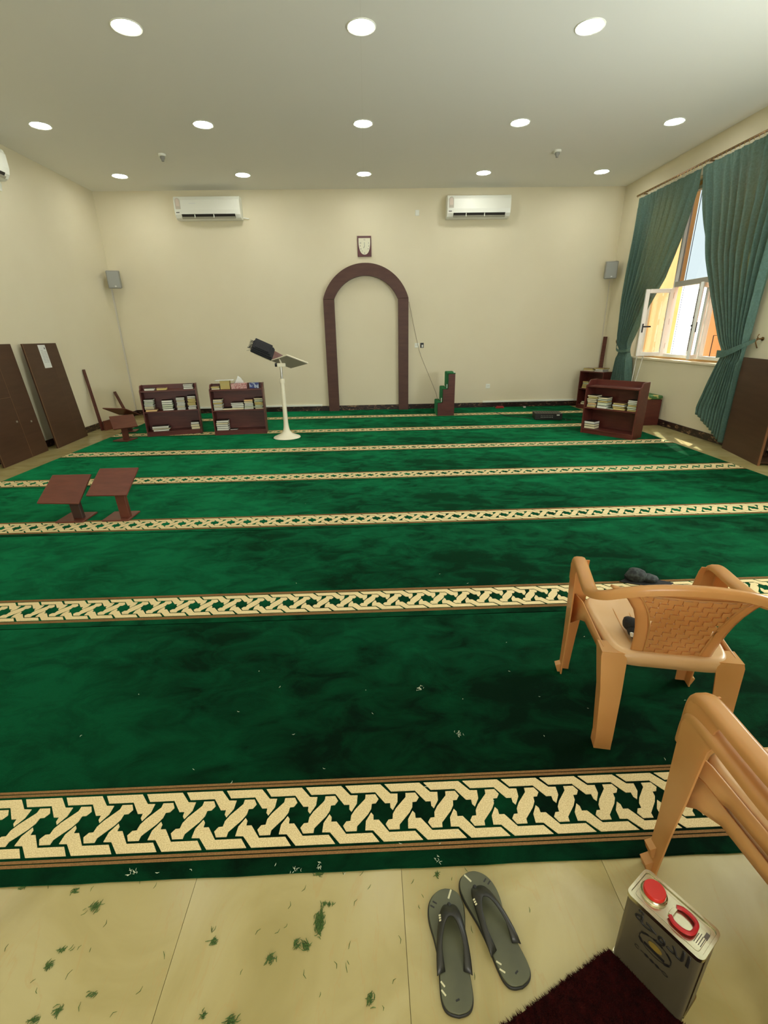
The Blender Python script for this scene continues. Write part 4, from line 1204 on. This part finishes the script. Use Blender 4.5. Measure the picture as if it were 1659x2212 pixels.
    for j in range(rows+1):
        z = .425+(j+.5)*s
        if z > .70: continue
        wi = lerp_tab(WI, z)
        k = int(wi/s)+1
        for i in range(-k, k+1):
            x = i*s
            if abs(x) > wi: continue
            hx, hz, dy = (.62*s, .37*s, .003) if (i+j) % 2 == 0 else (.37*s, .60*s, -.001)
            xa, xb = max(-wi, x-hx), min(wi, x+hx)
            if xb-xa < .004: continue
            za, zb = max(.422, z-hz), min(.703, z+hz)
            bits = ((0, 0),) if (i+j) % 2 == 0 else ((0, 0),)
            v = []
            for (xx, zz) in ((xa, za), (xb, za), (xb, zb), (xa, zb)):
                v.append((xx, by(xx, zz)-.0035-dy, zz))
            for (xx, zz) in ((xa, za), (xb, za), (xb, zb), (xa, zb)):
                v.append((xx, by(xx, zz)+.0035-dy, zz))
            m.add(v, [(0, 1, 2, 3), (7, 6, 5, 4), (0, 4, 5, 1), (1, 5, 6, 2), (2, 6, 7, 3), (3, 7, 4, 0)])
    m.build('woven_panel', CHAIR, t)
ch = thing('plastic_armchair', 'tan plastic armchair with basket-weave back standing alone on the carpet', 'chair', (1.125, 1.57, 0), R(-12))
chair_parts(ch)
c2_ = copy_tree(ch); c2_.location = (1.11, .725, FZ); c2_.rotation_euler = (0, 0, 0)
c2_['label'] = 'tan plastic armchair at right edge, lower one of two stacked'; c2_['group'] = 'stacked tan armchairs'
c3_ = copy_tree(ch); c3_.location = (1.115, .728, FZ+.060); c3_.rotation_euler = (0, 0, 0)
c3_['label'] = 'tan plastic armchair at right edge, upper one of two stacked'; c3_['group'] = 'stacked tan armchairs'

# black things by the chair
BLKO = mat('black_knit', (18, 18, 19), 0.8, bump=(40, 0.6, 0.01))
def blob(name, lab, cat, loc, rz, parts, group=None):
    t = thing(name, lab, cat, loc, rz, group)
    return t
def ellipsoid(m, c, r, n=14, k=8, mi=0, seed=0, jag=.0):
    rnd = random.Random(seed); V = []
    for i in range(n):
        a = 2*PI*i/n
        V.append([(c[0]+r[0]*math.cos(a)*math.sin(PI*j/k)*(1+jag*math.sin(3*a+j)), c[1]+r[1]*math.sin(a)*math.sin(PI*j/k)*(1+jag*math.cos(2*a+j*1.3)), c[2]+r[2]*math.cos(PI*j/k)) for j in range(k+1)])
    m.grid(V, mi, closed_u=True)
sx_, sy_ = 1.025, 1.50
t = thing('black_shoe', 'black shoe with white marks lying on the tan chair seat', 'shoe', (sx_, sy_, .415), R(10))
m = MB(); ellipsoid(m, (0, 0, .022), (.032, .07, .022), jag=.08); ellipsoid(m, (.01, .06, .03), (.03, .045, .028), jag=.06); m.build('upper', BLKO, t, smooth=True)
m = MB(); m.box(-.036, -.030, -.04, -.028, .018, .035, T=Matrix.Rotation(.4, 4, 'X')); m.box(-.036, -.029, -.012, .0, .02, .036, T=Matrix.Rotation(-.4, 4, 'X')); m.box(-.034, -.028, -.06, -.05, .012, .026)
m.build('white_mark', PAPER, t)
t = thing('dark_cap', 'crumpled dark grey cap lying on carpet border beyond the chair', 'cap', (1.745, 2.665, .002), R(-10))
m = MB(); ellipsoid(m, (-.03, .01, .035), (.065, .055, .05), jag=.12); ellipsoid(m, (.055, .0, .022), (.05, .045, .028), jag=.15); m.build('crown', mat('grey_cloth', (60, 66, 64), 0.85, noise=(30, (30, 32, 32), 2, (.4, .6))), t, smooth=True)
m = MB(); m.prism([(-.14, -.03), (-.02, -.06), (.16, -.05), (.20, -.01), (.12, .02), (-.06, .04)], .0, .007); m.build('brim', BLKO, t, bevel=0.003)

# ------------------------------------------------------------------ flip-flops
def sandal(lab, heel, toe, mirror):
    heel, toe = Vector(heel), Vector(toe)
    d = toe-heel; L = d.length; ang = math.atan2(d.y, d.x)-PI/2
    mid = (heel+toe)/2
    t = thing('flip_flop', lab, 'sandal', (mid.x, mid.y, FZ), ang, group='pair of flip-flops')
    # half widths along length -L/2..L/2 ; s=+1 means big toe on +x
    s = -1 if mirror else 1
    prof = [(-.5, 0, 0), (-.485, .018, .018), (-.45, .030, .030), (-.38, .036, .036), (-.25, .036, .036), (-.10, .035, .034), (.05, .040, .036), (.18, .048, .041), (.28, .050, .044), (.37, .045, .043), (.44, .033, .036), (.485, .016, .022), (.5, 0, .004)]
    KW = 1.13
    lf = [(-p[1]*s*KW, p[0]*L, 0) for p in prof]; rg = [(p[2]*s*KW, p[0]*L, 0) for p in prof]
    lf = [(q.x, q.y) for q in catmull(lf, 4)]; rg = [(q.x, q.y) for q in catmull(rg, 4)]
    poly = lf + rg[::-1][1:-1]
    MB().prism(poly, 0, .011).build('outsole', RUBBER, t, smooth=30, bevel=0.002)
    P2 = [(x*.955, y*.982) for x, y in poly]
    MB().prism(P2, .011, .017).build('footbed', FOOTBED, t, smooth=30, bevel=0.0015)
    # strap surface
    post = Vector((.006*s, .33*L, .019))
    def fr(u):   # front / outer edge, u -1..1
        a = abs(u); x = .0495*(a**.58)*(1-.09*a**6)*math.copysign(1, u)+.006*s*(1-a)
        y = .325*L - .555*L*(a**1.62)
        z = .018 + .026*math.sin(PI*min(1, a))**.8*(1-.3*a)
        return Vector((x, y, z))
    def bk(u):   # rear / inner edge
        a = abs(u); x = (.031*math.sin(a*PI/2)-.007*max(0, a-.75)/.25)*math.copysign(1, u)+.004*s*(1-a)
        y = .165*L - .365*L*(1-math.cos(a*PI/2)) 
        z = .018 + .040*(1-a**2.2)
        return Vector((x, y, z))
    G = []
    for i in range(33):
        u = -1+2*i/32
        f_, b__ = fr(u), bk(u)
        if abs(u) > .999: f_.z = b__.z = .015
        G.append([tuple(f_.lerp(b__, k/5)+Vector((0, 0, .004*math.sin(PI*k/5)))) for k in range(6)])
    m = MB(); m.grid(G); m.build('strap', STRAP, t, smooth=True, solid=0.0035)
    m = MB(); m.tube([post+Vector((0, 0, -.008)), post+Vector((0, 0, .003)), post+Vector((0, -.016, .006))], [.0062, .006, .003], 10); m.build('toe_post', RUBBER, t, smooth=True)
    def mark(x, y, l, w_, a, mt, nm='printed_mark'):
        MB().box(-l/2, l/2, -w_/2, w_/2, .0168, .0174, T=Matrix.Translation((x, y, 0)) @ Matrix.Rotation(a, 4, 'Z')).build(nm, mt, t)
    mark(.012*s, .435*L, .026, .005, R(65 if not mirror else 115), CREAMMARK)
    mark(-.034*s, .36*L, .013, .004, R(-30*s), INK); mark(-.042*s, .325*L, .013, .004, R(-30*s), INK)
    mark(-.033, -.29*L, .014, .004, R(-50), CREAMMARK); mark(-.033, -.35*L, .015, .004, R(-50), CREAMMARK)
    mark(.0, -.40*L, .010, .004, R(20), RUBBER)
    # mark on the strap side
    f_ = fr(-.42).lerp(bk(-.42), .30)
    m = MB()
    for q in range(3):
        m.box(-.003, .003, -.007+.006*q, -.003+.006*q, .0055, .0066, T=Matrix.Translation(f_) @ Matrix.Rotation(R(-28), 4, 'Y'))
    m.build('strap_mark', CREAMMARK, t)
sandal('olive black flip-flop, left one, nearer the camera', (.178, .624, 0), (.186, .905, 0), False)
sandal('olive black flip-flop, right one, nearer the carpet', (.348, .672, 0), (.265, .948, 0), True)

# ------------------------------------------------------------------ tin can
La = math.atan2(-.1425, .092)
t = thing('oil_tin', 'rectangular metal oil tin with red cap on the marble floor', 'can', (.6925, .690, FZ), La)
Hc = .255; hw, hd, rr = .085, .046, .012
def rrect(hw, hd, r, n=5):
    p = []
    for cx, cy, a0 in ((hw-r, hd-r, 0), (-hw+r, hd-r, PI/2), (-hw+r, -hd+r, PI), (hw-r, -hd+r, 1.5*PI)):
        p += [(cx+r*math.cos(a0+PI/2*k/n), cy+r*math.sin(a0+PI/2*k/n)) for k in range(n+1)]
    return p
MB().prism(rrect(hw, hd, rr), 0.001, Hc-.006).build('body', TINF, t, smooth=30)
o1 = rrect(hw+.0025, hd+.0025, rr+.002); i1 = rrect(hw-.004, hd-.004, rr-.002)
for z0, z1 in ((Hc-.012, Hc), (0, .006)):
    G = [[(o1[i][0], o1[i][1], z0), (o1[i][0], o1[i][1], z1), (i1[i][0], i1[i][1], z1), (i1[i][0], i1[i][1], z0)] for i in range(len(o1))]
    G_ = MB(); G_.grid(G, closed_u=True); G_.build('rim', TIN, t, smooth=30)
m = MB(); m.prism(rrect(hw-.004, hd-.004, rr-.002), Hc-.007, Hc-.004); m.prism(rrect(hw-.012, hd-.012, .008), Hc-.0045, Hc-.0028); m.build('lid_plate', TIN, t, smooth=30, bevel=0.0008)
TC = Matrix.Translation((-.045, .002, 0))
MB().lathe([(.030, Hc-.004), (.0305, Hc+.001), (.027, Hc+.004), (.026, Hc+.007)], 36, T=TC).build('spout_collar', TIN, t, smooth=True)
MB().lathe([(.0245, Hc+.004), (.025, Hc+.014), (.0235, Hc+.0165), (.0, Hc+.017)], 36, T=TC, cap=False).build('cap', RED, t, smooth=45)
m = MB(); m.box(-.004, .007, -.013, .013, Hc-.003, Hc+.004); m.build('handle_bracket', TIN, t, bevel=0.0012)
pts = catmull([(.002, -.016, Hc+.003), (.014, -.024, Hc+.004), (.034, -.024, Hc+.005), (.048, -.014, Hc+.006), (.048, .012, Hc+.006), (.034, .022, Hc+.005), (.014, .022, Hc+.004), (.002, .015, Hc+.003)], 5)
m = MB(); m.tube(pts, .0050, 8); m.build('pull_handle', mat('handle_red', (178, 30, 36), 0.4), t, smooth=True)
# print on the top
m = MB()
for i in range(4):
    m.box(.056+.0045*i, .0575+.0045*i, -.02, .006+.004*(i % 2), Hc-.0029, Hc-.0026)
m.box(.066, .074, .006, .022, Hc-.0029, Hc-.0025)
m.build('top_print', mat('grey_print2', (96, 90, 84), 0.6), t)
# lettering and emblem on the front face
fy = -hd-.0006
TF = lambda x, z: Matrix.Translation((x, fy, z)) @ Matrix.Rotation(R(90), 4, 'X')
ar = ''.join(chr(c_) for c_ in (0xFE94, 0xFEA3, 0xFEED, 0xFEAA, 0xFEDF, 0xFE8D))
text_mesh('front_lettering', ar, .050, INK, t, TF(.006, Hc-.042), .0003, bold=.0011)
m = MB()
def ring(cx, cz, a, b, wd, a0, a1, n=40, mi=0):
    V = []
    for i in range(n+1):
        th = a0+(a1-a0)*i/n
        V.append([(cx+(a-wd/2)*math.cos(th), fy-.0004, cz+(b-wd/2)*math.sin(th)), (cx+(a+wd/2)*math.cos(th), fy-.0004, cz+(b+wd/2)*math.sin(th))])
    m.grid(V, mi)
ez_ = Hc-.095
ring(0, ez_, .037, .026, .0018, 0, 2*PI)
for a0 in (.3, 1.2, 2.1): ring(0, ez_, .037, .026, .006, a0, a0+.6, 10)
ring(0, ez_, .037, .026, .007, 3.4, 3.9, 10); ring(0, ez_, .037, .026, .007, 5.4, 5.9, 10)
m.box(-.024, .024, fy-.0008, fy, ez_-.016, ez_-.008)
m.build('emblem_ring', INK, t)
m = MB()
m.prism([(.016*math.cos(2*PI*k/16), ez_+.004+.010*math.sin(2*PI*k/16)) for k in range(16)], fy-.0007, fy, axis='y'); m.build('emblem_centre', GOLDINK, t)
m = MB(); zz = Hc-.142
ring(-.035, zz, .0055, .005, .002, .6, 5.6, 16); ring(.032, zz, .0065, .004, .0018, 0, 2*PI, 16)
for x in (-.012, .001, .014): m.prism([(x+.0055*math.cos(2*PI*k/12), zz+.004*math.sin(2*PI*k/12)) for k in range(12)], fy-.0007, fy, axis='y')
m.box(-.026, .026, fy-.0006, fy, zz-.0008, zz+.0006)
m.build('lower_mark', INK, t)
m = MB(); m.tube([(hw+.001, -hd+.02, .01), (hw+.001, -hd+.02, Hc-.012)], .002, 6); m.build('side_seam', TIN, t)

# ------------------------------------------------------------------ maroon mat, bottom right
ct = Vector((.603, .742)); U_ = Vector((-.325, -.138)).normalized(); V_ = Vector((.109, -.156)).normalized()
ex = Vector((.109, -.156)).normalized()
t = thing('floor_mat', 'dark maroon shaggy mat beside the metal tin, cut by photo bottom', 'mat', (ct.x, ct.y, FZ))
LU, LV = .75, .62
poly = [(0, 0), (U_.x*LU, U_.y*LU), (U_.x*LU+V_.x*LV, U_.y*LU+V_.y*LV), (V_.x*LV, V_.y*LV)]
MB().prism(poly, 0.0005, .010).build('backing', RUGR, t, bevel=0.003)
m = MB(); rnd = random.Random(11)
def tuft(m, p, l, wd, lean):
    a = rnd.uniform(0, 2*PI); dx, dy = math.cos(a)*wd, math.sin(a)*wd
    tip = (p[0]+lean[0], p[1]+lean[1], p[2]+l)
    m.add([(p[0]-dx, p[1]-dy, p[2]), (p[0]+dx, p[1]+dy, p[2]), (p[0]-dy, p[1]+dx, p[2]), tip], [(0, 1, 3), (1, 2, 3), (2, 0, 3)])
for i in range(16000):
    a, b = rnd.random()*LU, rnd.random()*LV
    if i % 2: a = rnd.random()*.55; b = rnd.random()*.35
    p = (U_.x*a+V_.x*b, U_.y*a+V_.y*b, .008)
    tuft(m, p, rnd.uniform(.006, .010), .0016, (rnd.uniform(-.004, .004), rnd.uniform(-.004, .004)))
for i in range(900):
    a = rnd.random()*LU
    p = (U_.x*a, U_.y*a, rnd.uniform(.002, .009)); l = rnd.uniform(.002, .011)
    tuft(m, p, rnd.uniform(-.001, .004), .0012, (-V_.x*l+rnd.uniform(-.004, .004), -V_.y*l+rnd.uniform(-.003, .003)))
o = m.build('shaggy_pile', RUGR, t, fixn=False); o['kind'] = 'stuff'

# ------------------------------------------------------------------ cut grass and lint
f0 = 1017.06
def ground(px, py, z=FZ):
    X, Y = (px-829.5)/f0, (py-1106)/f0
    d = r2*X - u2*Y + fw
    k = (z-CAM_H)/d.z
    return Vector((d.x*k, d.y*k, z))
def blade(m, p, a, l, wd, rnd, h_=.0015):
    d = Vector((math.cos(a), math.sin(a), 0)); s = Vector((-d.y, d.x, 0))
    b = rnd.uniform(-.25, .25)*l
    pts = [p-d*l/2, p+s*b, p+d*l/2]
    V = []
    for q, w_ in zip(pts, (wd*.5, wd, wd*.3)):
        q = q+Vector((0, 0, rnd.uniform(.0004, h_)))
        V.append([tuple(q-s*w_), tuple(q+Vector((0, 0, wd*.8))), tuple(q+s*w_), tuple(q-s*w_)])
    m.grid(V)
clumps = [(206, 1959, 26, .020, .016, 60, 'large tuft nearest the carpet at far left'), (162, 1926, 12, .012, .008, 20, 'small tuft just off the carpet at far left'),
 (49, 1917, 9, .012, .005, 0, 'thin tuft at the carpet edge in the left corner'), (135, 2052, 12, .016, .006, 40, 'upper part of a streak at far left'),
 (106, 2084, 15, .012, .012, 60, 'lower part of a streak at far left'), (462, 2034, 14, .011, .010, 40, 'round tuft right of the left tile joint'),
 (199, 2150, 8, .013, .006, 30, 'hooked tuft low at left'), (125, 2184, 12, .010, .010, 55, 'slanted tuft near the bottom left'),
 (73, 2204, 12, .018, .006, 25, 'flat tuft at the bottom left edge'), (500, 2206, 20, .016, .010, 40, 'dark tuft cut by the bottom edge'),
 (439, 2194, 8, .008, .008, 50, 'tiny tuft left of the dark bottom tuft'), (690, 1888, 18, .018, .006, 0, 'wide tuft touching the carpet edge at centre'),
 (691, 1995, 90, .012, .030, 80, 'largest dense tuft at the centre of the floor'), (705, 1953, 14, .022, .006, 70, 'scattered row above the largest tuft'),
 (661, 2043, 24, .014, .012, -40, 'arched tuft below the largest tuft'), (640, 2038, 12, .008, .014, 60, 'short tuft left of the arched tuft'),
 (584, 2072, 20, .013, .015, 50, 'branching tuft left of centre'), (799, 2159, 14, .009, .014, 75, 'fan-shaped tuft left of the sandals'),
 (945, 1891, 9, .006, .010, 80, 'small upright tuft by the carpet above the sandals')]
for i, (px, py, nb, sx_, sy_, ang, ds) in enumerate(clumps):
    rnd = random.Random(100+i)
    c = ground(px, py); m = MB()
    for k in range(int(nb*1.7)):
        a = R(ang)+rnd.gauss(0, .55)
        m_p = Vector((rnd.gauss(0, sx_*.45), rnd.gauss(0, sy_*.45), rnd.uniform(0, .003 if nb > 15 else .001)))
        blade(m, m_p, a, rnd.uniform(.009, .016), .0011, rnd)
    o = m.build('grass_clump', GRASS, loc=c, fixn=False)
    tag(o, 'dry green grass clippings, '+ds, 'grass clippings', 'clumps of cut grass on the marble')
rnd = random.Random(77); m = MB()
singles = [(655,1920),(626,1955),(617,1999),(799,1918),(861,2029),(755,2043),(747,2089),(751,2080),(726,2083),(660,2106),(827,2177),(913,1936),(893,1903),(741,1887),(745,1886),(781,1885),(69,1912),(107,1911),(198,1920),(181,1973),(225,1995),(171,2046),(193,2054),(148,2107),(172,2177),(245,2191),(457,2007),(460,2008),(463,2007),(558,2014),(336,1911),(305,1903),(354,2064),(82,2140),(15,2046),(1142,1967),(975,1900),(1006,1880),(1035,1903),(1018,2010),(600,2010),(1025,2110),(770,1950),(905,1960),(70,2120),(300,2140),(520,2100),(690,2150),(850,2120)]
for px, py in singles:
    c = ground(px+rnd.uniform(-2, 2), py+rnd.uniform(-2, 2)); blade(m, c, rnd.uniform(.6, 2.2), rnd.uniform(.010, .022), .0009, rnd)
tag(m.build('grass_blades', GRASS, fixn=False), 'loose single grass blades scattered over the marble floor', 'grass clippings', kind='stuff')
m = MB()
lint = [(515,1537),(790,1491),(1094,1388),(805,1541),(604,1484),(1165,1505),(634,1586),(1262,1375),(418,1662),(700,1730),(850,1812),(865,1822),(950,1822),(745,1888),(595,1868),(985,1800),(1270,1530),(1480,1513),(1551,1517),(1436,1640),(700,1660),(1175,1590),(920,1700),(340,1885),(175,1590),(412,1880),(1000,1510),(330,1800),(1065,1730),(500,1690),(1100,1450),(560,1450),(300,1500),(640,1260),(950,1240),(1010,1260),(1500,1110),(930,1060),(660,1088),(690,954),(1560,1015)]
for px, py in lint:
    c = ground(px, py, .0015)
    blade(m, c, rnd.uniform(0, 3.1), rnd.uniform(.006, .014), .0011, rnd)
for px, py, nb in ((905, 1487, 22), (992, 1585, 16), (285, 1885, 14), (690, 1870, 10), (1230, 1420, 10), (640, 1880, 8), (950, 1858, 8)):
    for k in range(nb):
        c = ground(px, py, .0015)+Vector((rnd.gauss(0, .008), rnd.gauss(0, .008), 0))
        blade(m, c, rnd.uniform(0, 3.1), rnd.uniform(.006, .012), .0008, rnd)
tag(m.build('pale_lint', LINT, fixn=False), 'pale straw bits and lint scattered over the green carpet', 'lint', kind='stuff')

# ------------------------------------------------------------------ details that belong to one part hang under that part (all parts sit at identity)
def nest(root_cat, part, subs):
    for r in [o for o in col.objects if o.parent is None and o.get('category') == root_cat]:
        ps = [c for c in r.children if c.name.split('.')[0] == part]
        if not ps: continue
        for c in list(r.children):
            if c.name.split('.')[0] in subs: c.parent = ps[0]
nest('clock', 'dial', ('minute_hand', 'hour_hand', 'numeral'))
nest('sandal', 'footbed', ('printed_mark',))
nest('sandal', 'strap', ('strap_mark', 'toe_post'))
nest('can', 'lid_plate', ('top_print', 'spout_collar', 'handle_bracket'))
nest('can', 'body', ('front_lettering', 'emblem_ring', 'emblem_centre', 'lower_mark', 'side_seam'))
nest('speaker', 'cabinet', ('grille', 'badge'))
nest('air conditioner', 'body', ('energy_label', 'badge', 'maker_mark', 'label_arch'))
nest('air conditioner', 'air_outlet', ('outlet_divider', 'louver'))
nest('board', 'panel', ('edge_strip', 'hinge', 'paper_notice', 'printed_line'))
nest('chair', 'seat', ('seat_rib',))
nest('chair', 'backrest_frame', ('panel_lip', 'woven_panel'))
nest('amplifier', 'case', ('knob_row', 'label_plate', 'vent_slot'))
nest('socket', 'plate', ('socket_hole', 'plug'))
nest('curtain rail', 'rail', ('hook_row', 'rail_bracket'))
